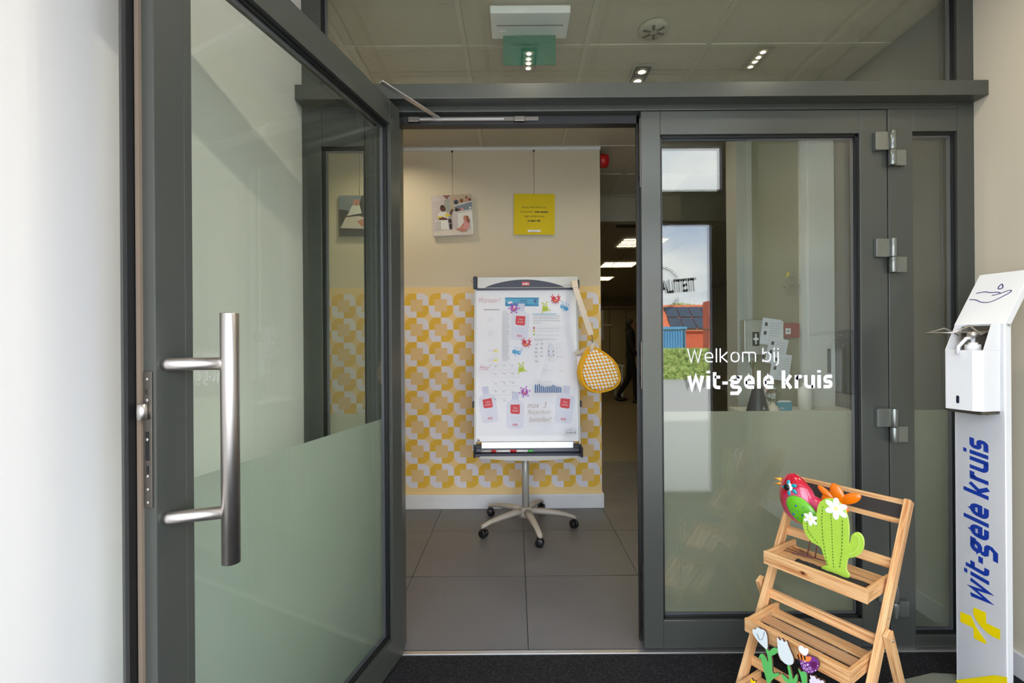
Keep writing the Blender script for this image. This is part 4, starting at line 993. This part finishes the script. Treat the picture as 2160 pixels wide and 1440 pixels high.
for sx in (-1, 1): MB(M['leafg']).add([(0, 0, .22), (sx * .014, 0, .25), (sx * .034, 0, .29), (sx * .010, 0, .27)], [(0, 1, 2, 3)]).add([(0, .002, .22), (sx * .014, .002, .25), (sx * .034, .002, .29), (sx * .010, .002, .27)], [(0, 3, 2, 1)]).build('leaf', fg)
bo = thing('leaflet_box', 'teal box of leaflets on the desk right of the vase', 'box', (1.442, 2.56, .86)); MB(M['teal']).box(-.04, .04, -.02, .02, 0, .05).build('box', bo, bevel=.002); MB(M['paper']).box(-.036, .036, -.016, .016, .05, .056).build('leaflets', bo)
f = Flat(-.0202); f.text('info', -.03, .012, .018, 'paper'); f.build('lettering', bo)
cd = thing('card_stand', 'white card with a red label standing behind the vase', 'card', (1.395, 2.6, .86)); MB(M['paper']).box(-.03, .03, 0, .004, 0, .12).build('card', cd); MB(M['label_red']).box(-.02, .022, -.0015, 0, .095, .112).build('label', cd)
pb = thing('pump_bottle', 'tall pale pump bottle on the desk near the white door', 'bottle', (1.60, 2.62, .86))
MB(M['plastic_white']).lathe([(.0001, 0), (.036, 0), (.036, .11), (.016, .13), (.016, .145), (.0001, .145)], n=20).build('bottle', pb); MB(M['plastic_white']).tube([(0, 0, .145), (0, 0, .185), (-.03, -.01, .18)], .005, 8).build('pump', pb)
# on the beige wall (y = 2.78)
t = thing('first_aid_cabinet', 'pale first aid cabinet with a dark sign with a white cross', 'cabinet', (1.40, 2.78, 1.16))
MB(M['silver_plastic']).box(-.09, .075, -.07, 0, 0, .20).build('box', t, bevel=.004); MB(M['plastic_white']).box(.08, .135, -.07, 0, .0, .19).build('side_unit', t, bevel=.004)
f = Flat(-.0705); f.rect(-.045, -.005, .05, .13, 'frame_dark').rect(-.029, -.021, .06, .12, 'paper').rect(-.040, -.010, .084, .096, 'paper'); f.build('sign', t)
t = thing('call_point', 'red fire alarm call point on the beige wall', 'alarm', (1.60, 2.78, 1.255)); MB(M['sign_red']).box(-.046, .046, -.04, 0, 0, .085).build('housing', t, bevel=.006)
f = Flat(-.0405); f.rect(-.038, -.008, .022, .056, 'paper').line([(-.034, .04), (-.014, .04)], .003, 'black_ink').line([(-.024, .03), (-.024, .052)], .003, 'black_ink'); f.build('press_plate', t)
t = thing('plexiglass_sign', 'small clear plexiglass sign fixed with two studs', 'sign', (1.61, 2.78, 1.50)); MB(M['glass_clear']).box(-.032, .032, -.022, -.018, 0, .14).build('plate', t)
f = Flat(-.023); f.poly([(-.03, .135), (-.008, .135), (-.03, .10)], 'yellow').line([(-.01, .105), (.012, .105)], .003, 'black_ink').line([(-.014, .06), (.012, .064)], .002, 'black_ink').line([(-.014, .05), (.006, .054)], .002, 'black_ink'); f.build('print', t)
MB(M['steel']).lathe([(.0001, -.028), (.007, -.028), (.007, 0), (.0001, 0)], (-.03, 0, .055), 10, axis='y').lathe([(.0001, -.028), (.007, -.028), (.007, 0), (.0001, 0)], (.036, 0, .06), 10, axis='y').build('stud', t)
t = thing('notice_sheet', 'tilted white notice sheets taped in the lobby beside the call point', 'notice', (1.455, 2.70, 1.21))
for k, (dx, dz, r_) in enumerate(((0, .08, 8), (.03, -.03, 12), (.05, -.12, 9))):
    pb_ = MB(M['lilac']).box(-.055, .055, -.001, 0, -.075, .075).build('sheet', t, loc=(dx, -.004 * k, dz), rot=(0, R(r_), 0))
    f = Flat(-.0012, .0003)
    for q in range(8): f.line([(-.01, .05 - .014 * q), (.045, .05 - .014 * q)], .002, 'grey_ink')
    f.rect(-.04, -.025, .03, .05, 'black_ink').rect(-.04, -.025, -.02, 0, 'black_ink'); f.build('text', pb_)
# white sliding door at the right of that wall
d3 = bpy.data.objects.new('door_3', None); COL.objects.link(d3); d3['kind'] = 'structure'
MB(M['white_gloss']).box(1.70, 1.852, 2.745, 2.779, .0, 2.5).build('door_panel', d3, bevel=.002); MB(M['plastic_black']).box(1.805, 1.825, 2.741, 2.745, 1.05, 1.19).build('flush_pull', d3, bevel=.008)
S(MB(M['white_paint']).box(1.665, 1.698, 2.755, 2.779, 0, 2.6).build('trim_17'))

# far office: table, person
tb = thing('office_table', 'pale table in the office beyond the doorway', 'table', (1.95, 10.6, 0))
MB(M['desk_top']).box(-.5, .4, -.4, .4, .70, .73).build('table_top', tb)
for (x, y) in ((-.45, -.35), (.35, -.35), (-.45, .35), (.35, .35)): MB(M['white_paint']).box(x - .02, x + .02, y - .02, y + .02, 0, .70).build('leg', tb)
def skin(name, verts, edges, radii, m, parent, sub=1):
    me = bpy.data.meshes.new(name); me.from_pydata(verts, edges, []); me.materials.append(M[m]); o = bpy.data.objects.new(name, me); COL.objects.link(o); o.parent = parent
    sk = o.modifiers.new('skin', 'SKIN'); sk.use_smooth_shade = True
    for i, r_ in enumerate(radii): v = me.skin_vertices[0].data[i]; v.radius = (r_, r_ * .9) if not isinstance(r_, tuple) else r_
    me.skin_vertices[0].data[0].use_root = True
    ss = o.modifiers.new('sub', 'SUBSURF'); ss.levels = sub; ss.render_levels = sub
    return o
pe = thing('person', 'person in dark clothes walking in the office beyond the doorway', 'person', (2.36, 9.7, 0), R(70))
V = [(0, 0, .95), (0, 0, 1.12), (0, .0, 1.30), (0, 0, 1.43), (0, -.01, 1.50), (0, -.02, 1.57), (0, -.015, 1.63),
     (.17, 0, 1.40), (.22, .05, 1.15), (.20, -.10, .94), (-.17, 0, 1.40), (-.22, -.04, 1.15), (-.21, -.14, .95),
     (.09, 0, .90), (.10, .05, .50), (.10, .28, .11), (.10, .20, .05), (-.09, 0, .90), (-.10, -.10, .50), (-.10, -.10, .09), (-.10, -.24, .04)]
E_ = [(0, 1), (1, 2), (2, 3), (3, 4), (4, 5), (5, 6), (3, 7), (7, 8), (8, 9), (3, 10), (10, 11), (11, 12), (0, 13), (13, 14), (14, 15), (15, 16), (0, 17), (17, 18), (18, 19), (19, 20)]
Rd = [(.15, .11), (.13, .10), (.16, .11), (.09, .08), .05, .085, .075, .065, .05, .035, .065, .05, .035, .09, .065, .045, .04, .09, .065, .045, .04]
skin('body', V, E_, Rd, 'cloth', pe)
MB(M['skin']).ellip((0, -.035, 1.575), (.07, .075, .10)).ellip((0, -.115, 1.565), (.012, .018, .016)).ellip((-.075, -.03, 1.57), (.012, .02, .028)).ellip((.075, -.03, 1.57), (.012, .02, .028)).build('head', pe)
MB(M['hair']).ellip((0, .01, 1.60), (.088, .09, .105)).ellip((0, .05, 1.50), (.07, .06, .10)).build('hair', pe)
for sx, y in ((1, -.13), (-1, -.17)):
    hd_ = MB(M['skin']).ellip((sx * .205, y, .88), (.018, .035, .045))
    for k in range(4): hd_.tube([(sx * .205, y - .024 + k * .016, .85), (sx * .20, y - .026 + k * .016, .81), (sx * .195, y - .028 + k * .016, .785 + abs(k - 1.5) * .006)], .0075, 6)
    hd_.tube([(sx * .2, y - .03, .88), (sx * .19, y - .05, .85), (sx * .188, y - .052, .83)], .008, 6); hd_.build('hand', pe)
for (x, y, z, ry) in ((.10, .22, .045, 0), (-.10, -.16, .03, 0)): MB(M['shoe']).ellip((x, y, z + .0), (.045, .13, .042)).build('shoe', pe)

# ================================================================= sanitiser stand
ds = thing('sanitiser_stand', 'tall white hand sanitiser stand with blue lettering and yellow emblem by the right wall', 'dispenser', (1.582, 1.71, 0), math.atan2(-.974, .225))
MB(M['base_plate']).prism([(-.052, -.30), (.205, -.30), (.205, -.03), (.185, .04), (-.032, .04), (-.056, -.035)], .0, .006, axis='z').build('base_plate', ds, bevel=.001)
po = MB(M['white_gloss']); po.box(.004, .146, .0, .022, .006, 1.292)
po.rings([[(.0, .002, z), (.002, 0, z), (.148, 0, z), (.150, .002, z), (.150, .026, z), (.0, .026, z)] for z in (.006, 1.29)], smooth=False)
po = po.build('post', ds)
hdp = MB(M['white_gloss'])
def slab(x0, x1, o, up, th, m=None):
    o = Vector(o); up = Vector(up); nrm = Vector((0, up.z, -up.y)).normalized() * -1
    nrm = Vector((0, -up.z, up.y)).normalized(); b = o + up; v = []
    for x in (x0, x1):
        for p in (o, o - nrm * th, b - nrm * th, b): v.append((x, p.y, p.z))
    hdp.add(v, [(0, 1, 2, 3), (7, 6, 5, 4), (0, 4, 5, 1), (1, 5, 6, 2), (2, 6, 7, 3), (3, 7, 4, 0)], m)
slab(.0, .150, (0, 0, 1.29), (0, .125, .185), .024); head = hdp.build('slanted_head', ds, bevel=.0015)
# hand symbol on the head, drawn in the head's own plane
L_ = math.hypot(.125, .185); ry = math.atan2(.125, .185)
f = Flat(-.0004, .0004)
f.line(smooth([(.008, .112), (.030, .110), (.048, .096), (.075, .092), (.100, .110), (.120, .128), (.124, .138), (.114, .140), (.098, .130), (.072, .122)], False), .0028, 'navy_ink')
f.line(smooth([(.020, .138), (.045, .143), (.062, .136), (.085, .136), (.095, .130)], False), .0028, 'navy_ink')
f.line(smooth([(.082, .150), (.088, .148), (.094, .153), (.092, .160), (.085, .172), (.080, .160), (.080, .153), (.082, .150)], False), .0028, 'navy_ink')
f.build('hand_symbol', head, loc=(0, 0, 1.29), rot=(-ry, 0, 0))
q, Wd = lettering('wit-gele kruis', .27, .24, .17, .42, .21)
k = .56 / Wd; b = MB(M['blue'])
for p in q: b.prism([(.1015 - z * .0545, .329 + x * k) for x, z in p], -.0008, -.0002)
b.build('lettering', po, label='blue name lettering running up the post')
def dp(u, v):
    """photo point -> post front face (local x, z)"""
    up = (u - .007 * (v - 722) - 1087) / 1000; X = (up * 1.71 - 1.582) / (.225 + .974 * up); d = 1.71 - .974 * X; return (X, 1.24 - (v - 722 + .007 * (u - 1087)) / 1000 * d)
def q6(u, v): return dp(1800 + u / 6, 1200 + v / 6)
f = Flat(-.0002, .0005)
f.poly([q6(*p) for p in ((1355, 538), (1490, 592), (1512, 640), (1545, 715), (1600, 800), (1650, 870), (1688, 925), (1684, 947), (1600, 912), (1528, 872), (1520, 745), (1355, 662))], 'yellow')
f.poly([q6(*p) for p in ((1526, 480), (1680, 550), (1684, 680), (1862, 765), (1860, 895), (1762, 850), (1690, 800), (1610, 715), (1548, 630), (1515, 545))], 'yellow')
f.poly([(.0, .007), (.150, .007), (.150, .125), (.115, .108), (0, .012)], 'yellow'); f.build('emblem', po, label='yellow two-part cross emblem and yellow foot band')
# dispenser box
bxs = MB(M['white_gloss']).rings([[(.029, 0, z), (.029, -.084, z), (.034, -.090, z), (.115, -.090, z), (.137, -.074, z), (.137, 0, z)] for z in (1.0, 1.203)], smooth=False)
bxs = bxs.build('dispenser_box', ds, bevel=.0015)
for x in (.029, .135):
    MB(M['white_gloss']).prism([(-.084 if x < .1 else -.074, 1.203), (0, 1.203), (0, 1.292), (-.034, 1.292), (-.040, 1.285)], x, x + .002, axis='x').build('cheek', bxs)
MB(M['steel_dark']).box(.033, .133, -.012, -.001, 1.204, 1.285).build('back_plate', bxs)
MB(M['plastic_black']).prism([(.072 + .0045 * math.cos(a_) , 1.035 + (.009 if math.sin(a_) > 0 else -.009) + .0045 * math.sin(a_)) for a_ in [2 * math.pi * (i + .5) / 14 for i in range(14)]], -.0912, -.0902, 'navy').build('level_window', bxs)
MB(M['steel_dark']).box(.034, .134, -.082, .0, .990, .998).tube([(.10, -.08, .992), (.13, -.05, .990), (.136, -.01, .994)], .002, 6).build('drip_tray', bxs)
MB(M['steel']).tube([(.045, -.03, 1.25), (.045, -.11, 1.278), (.045, -.185, 1.262), (.125, -.185, 1.262), (.125, -.115, 1.285), (.125, -.068, 1.256), (.125, -.02, 1.268)], .0030, 10).build('lever', bxs)
MB(M['steel']).box(.045, .125, -.045, -.012, 1.262, 1.267).box(.045, .052, -.045, -.012, 1.235, 1.262).build('lever_bracket', bxs)
MB(M['steel']).lathe([(.0001, 1.247), (.016, 1.247), (.016, 1.264), (.0001, 1.264)], (.09, -.048, 0), 18).build('press_ring', bxs)
MB(M['plastic_white']).lathe([(.0001, 1.203), (.021, 1.203), (.021, 1.222), (.013, 1.223), (.013, 1.229), (.006, 1.229), (.006, 1.248), (.0001, 1.248)], (.09, -.048, 0), 20).tube([(.09, -.05, 1.244), (.088, -.075, 1.243), (.08, -.098, 1.215), (.078, -.1, 1.19)], .0055, 10).build('pump', bxs)

# ================================================================= plant rack
A = Vector((.535, -.845, 0)).normalized()
rk = thing('plant_rack', 'small folding pine rack with three slatted shelves and a chalkboard strip', 'rack', (.881, 1.694, 0), math.atan2(A.y, A.x))
LR = .32
def wd(name, *bxx, parent=rk, m='wood', bev=.0015, label=None):
    b = MB(M[m])
    for q in bxx: b.box(*q)
    return b.build(name, parent, bevel=bev, label=label)
def tz(z): return .14 + (z - .49) * .583
def beam(name, p, q, w_, dirv, th, m='wood', parent=rk):
    """bar from p to q; w_ half width along dirv (in y-z), th half thickness in x"""
    p, q = Vector(p), Vector(q); d = (q - p); c = (p + q) / 2; dn = d.normalized(); sd2 = Vector((1, 0, 0)).cross(dn).normalized()
    L = d.length / 2; b = MB(M[m]).box(-L, L, -th, th, -w_, w_)
    o_ = b.build(name, parent, bevel=.0015); mt = Matrix((dn, Vector((1, 0, 0)), dn.cross(Vector((1, 0, 0))))).transposed().to_4x4(); mt.translation = c; o_.matrix_local = mt; return o_
for x in (-.021, LR + .009):
    beam('stile', (x + .006, tz(0), .004), (x + .006, tz(.712), .712), .0175, None, .009)
for x in (-.040, LR + .034):
    beam('rear_leg', (x, .205, .01), (x, .045, .362), .0165, None, .009)
for k, (zr, t0) in enumerate(((.49, 0), (.2875, -.118), (.085, -.236))):
    sh = wd('shelf', (0, LR, t0, t0 + .012, zr - .045, zr), bev=.0015)
    wd('side_board', (0, .012, t0 + .012, t0 + .20, zr - .043, zr - .002), parent=sh); wd('side_board', (LR - .012, LR, t0 + .012, t0 + .20, zr - .043, zr - .002), parent=sh)
    for j in range(3): wd('slat', (.012, LR - .012, t0 + .013 + j * .066, t0 + .013 + j * .066 + .049, zr - .031, zr - .023), parent=sh, m='wood_old' if k and j == 1 else 'wood')
    f = Flat(t0 - .0001, .0004)
    for (x, w1) in (((.135, .009),), ((.055, .007), (.21, .006)), ((.1, .006),))[k]:
        f.disc(x, zr - .026, w1 * 1.6, 'knot_rim', 14, w1 * .8).disc(x, zr - .025, w1 * .8, 'knot', 12, w1 * .5)
    f.build('knot', sh)
    for (x, y) in ((.0125, t0 + .14),): MB(M['steel']).lathe([(.0001, 0), (.004, 0), (.003, .0015), (.0001, .002)], (0.0122, y, zr - .02), 8, axis='x').build('screw', sh)
for (z, hh) in ((.701, .008), (.645, .008), (.525, .016), (.322, .016), (.12, .016)):
    t_ = tz(z); wd('rail', (-.006, LR + .006, t_ - .006 + .012, t_ + .006 + .012, z - hh, z + hh))
cbm = MB(M['chalkboard']).box(-.005, LR + .005, -.003, .003, -.034, .034).build('chalkboard', rk, loc=(0, tz(.673) + .014, .673), rot=(R(-30), 0, 0), label='black chalkboard strip')
for z in (.39, .17): MB(M['steel']).lathe([(.0001, 0), (.0035, 0), (.0025, .0012), (.0001, .0016)], (LR + .0245, tz(z), z), 8, axis='x').build('screw', rk)
MB(M['steel']).lathe([(.0001, 0), (.005, 0), (.004, .002), (.0001, .0025)], (LR + .0435, .056, .34), 10, axis='x').build('pivot_bolt', rk)

def rackpt(s, t, z): return rk.location + Matrix.Rotation(rk.rotation_euler.z, 3, 'Z') @ Vector((s, t, z))
RZ = math.atan2(A.y, A.x)
# --- bird
bl = rackpt(.066, .132, .469)
bird = thing('metal_bird', 'glossy red metal bird with green wing and orange tail on the top shelf', 'ornament', bl, RZ)
BZ0 = .198    # body centre above feet
def plane_pt(u, v, pos, dy=0.):
    """photo point -> (s, z) in the upright plane through pos along the rack's length, dy metres behind it"""
    px, py = pos[0] - A.y * dy, pos[1] + A.x * dy
    up = (u - .007 * (v - 722) - 1087) / 1000; s_ = (up * py - px) / (A.x - up * A.y)
    return (s_, 1.24 - (v - 722 + .007 * (u - 1087)) / 1000 * (py + A.y * s_) - pos[2])
def bq(U, V, dy=0.):
    s_, z_ = plane_pt(1630 + U / 10.29, 985 + V / 10.29, bl, dy); return (s_, z_ - BZ0)
pr = MB(M['bird']); rg = []
for V, ul, ur in ((128, 425, 465), (131, 385, 500), (140, 330, 550), (172, 280, 640), (232, 232, 725), (320, 188, 830), (430, 163, 900), (560, 155, 942), (700, 176, 962), (820, 214, 965), (940, 264, 945), (1040, 340, 890), (1120, 430, 820), (1190, 535, 745), (1225, 600, 690)):
    (xa, z), (xb, _) = bq(ul, V), bq(ur, V); xm, hw = (xa + xb) / 2, (xb - xa) / 2
    rg.append([(xm + hw * math.cos(t_), .56 * hw * math.sin(t_), z) for t_ in [2 * math.pi * j / 24 for j in range(24)]])
x_, z_ = bq(1010, 850)
pr.rings(rg).ellip((x_, 0, z_), (.050, .024, .026), mtx=Matrix.Rotation(R(28), 3, 'Y'))
body = pr.build('body', bird, loc=(0, 0, BZ0))
x_, z_ = bq(630, 960, -.038)
wg = MB(M['bird_green']).ellip((.0, 0, 0), (.062, .013, .041), nu=20, mtx=Matrix.Rotation(R(36), 3, 'Y')).build('wing', body, loc=(x_, -.036, z_))
for (U, V, r_) in ((500, 840, .0045), (445, 1020, .0045), (640, 1040, .0038), (420, 910, .002), (535, 955, .002), (655, 870, .002), (535, 1100, .002), (480, 960, .0015)):
    a, b_ = bq(U, V, -.048); MB(M['bar_blue']).ellip((a - x_, -.0132 + (abs(a - x_) + abs(b_ - z_)) * .06, b_ - z_), (r_, .0018, r_), nu=8, nv=6).build('dot', wg)
x_, z_ = bq(352, 430, -.034)
eye = MB(M['eye_white']).ellip((0, 0, 0), (.0160, .006, .0155), mtx=Matrix.Rotation(R(-28), 3, 'Z')).build('eye', body, loc=(x_, -.032, z_))
MB(M['plastic_black']).ellip((-.0055, -.006, -.001), (.0115, .006, .0115)).build('pupil', eye)
for (U, V, an) in ((335, 335, 80), (478, 398, 15), (492, 522, -38), (352, 562, -88), (243, 442, 180)):
    a, b_ = bq(U, V, -.034); MB(M['bird_teal']).ellip((0, 0, 0), (.0105, .0035, .0068), nu=10, nv=6, mtx=Matrix.Rotation(R(-an), 3, 'Y')).build('eye_petal', eye, loc=(a - x_, -.002 - (a - x_) * .28 + abs(b_ - z_) * .08, b_ - z_))
for (U, V, V0) in ((28, 225, 275), (34, 362, 345)):
    tx, tzz = bq(U, V); bx_, bz_ = bq(215, V0)
    MB(M['beak']).rings([[(bx_, .011 * math.cos(t_), bz_ + .0075 * math.sin(t_)) for t_ in [2 * math.pi * j / 10 for j in range(10)]], [(tx, .0012 * math.cos(t_), tzz + .001 * math.sin(t_)) for t_ in [2 * math.pi * j / 10 for j in range(10)]]]).build('beak', body)
for (U, V, rl, rw, an) in ((1150, 575, .035, .012, -36), (1385, 590, .037, .021, -68), (1670, 690, .036, .017, 33)):
    a, b_ = bq(U, V); MB(M['bird_orange']).ellip((0, 0, 0), (rl, .008, rw), nu=18, nv=10, mtx=Matrix.Rotation(R(-an), 3, 'Y')).build('tail_feather', body, loc=(a, .006, b_))
a, b_ = bq(1330, 800); MB(M['bird_orange']).ellip((a, .006, b_), (.045, .010, .020), mtx=Matrix.Rotation(R(20), 3, 'Y')).build('tail_base', body)
for xt, xf in ((.036, .018), (.060, .044)):
    MB(M['rust']).tube([(xt, 0, .135), (xt - .006, 0, .07), (xf, 0, .004)], .0021, 8).build('leg', bird)
    ft = MB(M['rust'])
    for a in (150, 178, 205, 10): ft.tube([(xf, 0, .003), (xf + .03 * math.cos(R(a)), .03 * math.sin(R(a)), .003), (xf + .075 * math.cos(R(a)), .055 * math.sin(R(a)), .002)], .0017, 6)
    ft.build('foot', bird)
# --- bark
b = MB(M['bark']); rg = []
for i in range(14):
    x = -.105 + .21 * i / 13; q = []
    for j in range(9):
        a = R(8 + 164 * j / 8); rr_ = .024 + .002 * math.sin(i * 2.1 + j); q.append((x, rr_ * math.cos(a) * 1., rr_ * .55 * math.sin(a)))
    for j in range(9):
        a = R(172 - 164 * j / 8); q.append((x, .020 * math.cos(a), .017 * .55 * math.sin(a)))
    rg.append(q)
b.rings(rg)
tag(b.build('bark_piece', loc=rackpt(.195, .050, .470), rot=(0, 0, RZ + .04)), 'curved piece of black bark lying on the top shelf under the cactus', 'bark')
# --- cactus
cl_ = rackpt(.2116, .050, .479)
ca_ = thing('felt_cactus', 'flat bright green felt cactus with two arms and two white flowers', 'ornament', cl_, RZ)
def cp(U, V): return plane_pt(1560 + U / 4.8, 980 + V / 4.8, cl_)
out = [(830, 1040), (850, 1020), (895, 1018), (860, 930), (830, 830), (790, 812), (720, 770), (668, 690), (640, 600), (650, 520), (690, 480), (730, 490), (760, 560), (790, 650), (800, 680), (785, 600), (782, 490), (800, 400), (850, 345), (920, 335), (1000, 365), (1070, 440), (1105, 560), (1112, 700), (1108, 815), (1130, 760), (1135, 710), (1175, 678), (1225, 690), (1260, 750), (1262, 830), (1230, 900), (1170, 935), (1100, 940), (1085, 1010), (1082, 1070), (1112, 1100), (1115, 1140), (1080, 1152), (1000, 1120), (930, 1105), (860, 1085), (835, 1068)]
bodyc = MB(M['felt']).prism(smooth([cp(*p) for p in out], True, 1), -.004, .004, 'felt', 'felt_edge').build('body', ca_, bevel=.0015)
f = Flat(-.004, .0006)
def dash(pts, m, n_=16):
    P_ = [Vector(cp(*p)) for p in pts]; seg = []
    L = [0]
    for i in range(1, len(P_)): L.append(L[-1] + (P_[i] - P_[i - 1]).length)
    def at(s):
        for i in range(1, len(P_)):
            if s <= L[i]: return P_[i - 1].lerp(P_[i], (s - L[i - 1]) / max(1e-6, L[i] - L[i - 1]))
        return P_[-1]
    y = f.y
    for k in range(n_):
        a, b_ = at(L[-1] * k / n_), at(L[-1] * (k + .55) / n_); f.y = y; f.line([tuple(a), tuple(b_)], .0026, m)
dash([(930, 500), (940, 640), (945, 800), (952, 950), (960, 1050)], 'stitch', 18); dash([(850, 420), (838, 560), (850, 740), (880, 930), (905, 1030)], 'stitch', 18); dash([(1050, 560), (1048, 740), (1040, 900), (1020, 1050)], 'stitch', 14)
dash([(690, 560), (700, 660), (760, 740), (810, 800)], 'stitch', 9); dash([(1180, 700), (1220, 740), (1215, 820), (1180, 880), (1110, 900)], 'stitch_light', 12); f.build('stitching', bodyc)
for (U, V, r) in ((985, 440, .036), (726, 545, .024)):
    x, z = cp(U, V); f = Flat(0, .0008)
    for k in range(6):
        a = R(60 * k + 28); pts = []
        for j in range(12):
            t_ = 2 * math.pi * j / 12; e, g_ = r * .58 + r * .42 * math.cos(t_), r * .26 * math.sin(t_); pts.append((e * math.cos(a) - g_ * math.sin(a), e * math.sin(a) + g_ * math.cos(a)))
        f.y = 0; f.poly(pts, 'petal')
    f.disc(0, 0, r * .3, 'petal', 14).disc(0, 0, r * .2, 'petal_core', 14); f.build('flower', bodyc, loc=(x, -.0048, z))

# --- flat painted wooden garden flowers standing in the lowest shelf
def k9(U, V, pos): # close-up at nine times -> metres in the flower's own plane
    u, v = 1550 + U / 9, 1280 + V / 9; d = pos[1]; up = (u - .007 * (v - 722) - 1087) / 1000
    # intersect the viewing ray with the rack's long direction through pos
    s = (up * pos[1] - pos[0]) / (A.x - up * A.y); y = pos[1] + A.y * s; return (s, 1.24 - (v - 722 + .007 * (u - 1087)) / 1000 * y - pos[2])
def cut(name, label, pos, parts, yth=.007):
    t = thing(name, label, 'flower stake', pos, RZ, 'painted wooden flower stakes')
    for i, (pn, polys) in enumerate(parts):
        b = MB(M['cut_white'])
        for (pts, m, dy) in polys: b.prism([k9(p[0], p[1], pos) for p in (smooth(pts, True, 1) if len(pts) > 8 else pts)], -yth / 2 - dy, yth / 2 - (dy if dy > .003 else 0), m, 'cut_edge' if dy < .003 else m)
        b.build(pn, t)
    return t
ZB = .052
P1 = (.791, 1.537, ZB); P2 = (.830, 1.475, ZB); P3 = (.866, 1.418, ZB); P4 = (.882, 1.393, ZB); P5 = (.777, 1.56, ZB)
cut('wooden_tulip', 'white open tulip cut from wood with a green stem, leftmost flower on the rack', P1, [
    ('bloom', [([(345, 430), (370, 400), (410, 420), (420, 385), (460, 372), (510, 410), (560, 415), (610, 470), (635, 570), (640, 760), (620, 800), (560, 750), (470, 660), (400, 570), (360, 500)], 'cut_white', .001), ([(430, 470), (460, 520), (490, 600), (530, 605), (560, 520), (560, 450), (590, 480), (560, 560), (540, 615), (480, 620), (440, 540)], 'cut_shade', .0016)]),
    ('stem', [([(590, 790), (640, 790), (665, 840), (720, 770), (800, 755), (830, 800), (820, 860), (760, 900), (700, 915), (720, 1000), (725, 1250), (780, 1245), (860, 1240), (850, 1290), (770, 1330), (690, 1400), (670, 1500), (690, 1900), (640, 1900), (640, 1500), (590, 1300), (530, 1100), (510, 960), (460, 970), (480, 900), (520, 870), (570, 900), (620, 980), (650, 1060), (640, 950), (610, 850)], 'wood_green', 0)])])
cut('wooden_tulip', 'plain white closed tulip cut from wood with a green stem, second from the left', P2, [
    ('bloom', [([(810, 540), (880, 640), (905, 570), (950, 665), (1000, 620), (1020, 700), (1070, 820), (1130, 950), (1130, 1060), (1070, 1095), (980, 1075), (890, 990), (830, 850), (825, 720)], 'cut_white', .001)]),
    ('stem', [([(1000, 1080), (1050, 1080), (1100, 1300), (1120, 1380), (1180, 1240), (1210, 1320), (1190, 1420), (1150, 1600), (1140, 1900), (1070, 1900), (1070, 1600), (1030, 1450), (930, 1380), (870, 1240), (960, 1290), (1040, 1380), (1040, 1280)], 'wood_green', 0)])])
t = cut('wooden_flower', 'purple patterned flower cut from wood with an orange and black bee on top', P3, [
    ('bloom', [([(1235, 940), (1300, 930), (1400, 900), (1480, 930), (1560, 950), (1612, 1040), (1610, 1120), (1560, 1200), (1470, 1250), (1380, 1240), (1310, 1190), (1260, 1090)], 'purple', .001), ([(1440, 1050), (1500, 1020), (1570, 1040), (1580, 1110), (1530, 1170), (1480, 1130)], 'plum', .0016)]
        + [([(cx_ + r_ * math.cos(q_ * 1.047 ), cy_ + r_ * math.sin(q_ * 1.047)) for q_ in range(6)], 'purple_light', .002) for cx_, cy_, r_ in ((1300, 1040, 22), (1350, 1020, 20), (1340, 1100, 30), (1400, 1080, 22), (1440, 1150, 30), (1380, 1170, 26), (1330, 1150, 16), (1480, 1210, 22), (1420, 1215, 14), (1275, 1060, 12), (1550, 1190, 14), (1590, 1100, 12))]
        + [([(cx_ + r_ * math.cos(q_ * 1.047 ), cy_ + r_ * math.sin(q_ * 1.047)) for q_ in range(6)], 'purple', .0025) for cx_, cy_, r_ in ((1300, 1040, 12), (1340, 1100, 18), (1440, 1150, 18), (1380, 1170, 14), (1480, 1210, 12))]),
    ('bee', [([(1185, 900), (1210, 865), (1300, 870), (1380, 930), (1460, 920), (1470, 980), (1430, 1025), (1340, 1005), (1260, 980)], 'bee_orange', .004)] + [([(a, 880), (a + 24, 875), (a + 50, 980), (a + 26, 985)], 'plastic_black', .0046) for a in (1210, 1265, 1325)] + [([(1230, 740), (1260, 715), (1310, 750), (1335, 800), (1350, 760), (1400, 790), (1405, 860), (1370, 915), (1300, 870), (1250, 820)], 'petal', .005)]),
    ('stem', [([(1320, 1200), (1380, 1230), (1385, 1440), (1370, 1900), (1300, 1900), (1290, 1450), (1260, 1300), (1195, 1130), (1270, 1230)], 'wood_green', 0)])])
cut('wooden_daisy', 'lilac daisy with pointed petals cut from wood at the bottom of the rack', P4, [
    ('bloom', [([(1430, 1270), (1480, 1300), (1530, 1290), (1570, 1370), (1600, 1330), (1630, 1390), (1690, 1370), (1720, 1440), (1690, 1560), (1500, 1560), (1420, 1500), (1440, 1400), (1420, 1370), (1460, 1350)], 'lilac_petal', .001)]),
    ('stem', [([(1560, 1540), (1600, 1540), (1610, 1900), (1560, 1900)], 'wood_green', 0)])])
cut('wooden_flower', 'small yellow flower cut from wood at the lower left of the rack', P5, [
    ('bloom', [([(310, 1350), (340, 1350), (360, 1400), (400, 1380), (415, 1410), (380, 1450), (400, 1500), (340, 1500), (300, 1470), (330, 1420)], 'flower_yellow', .001)]),
    ('stem', [([(340, 1480), (370, 1480), (370, 1900), (340, 1900)], 'wood_green', 0)])])
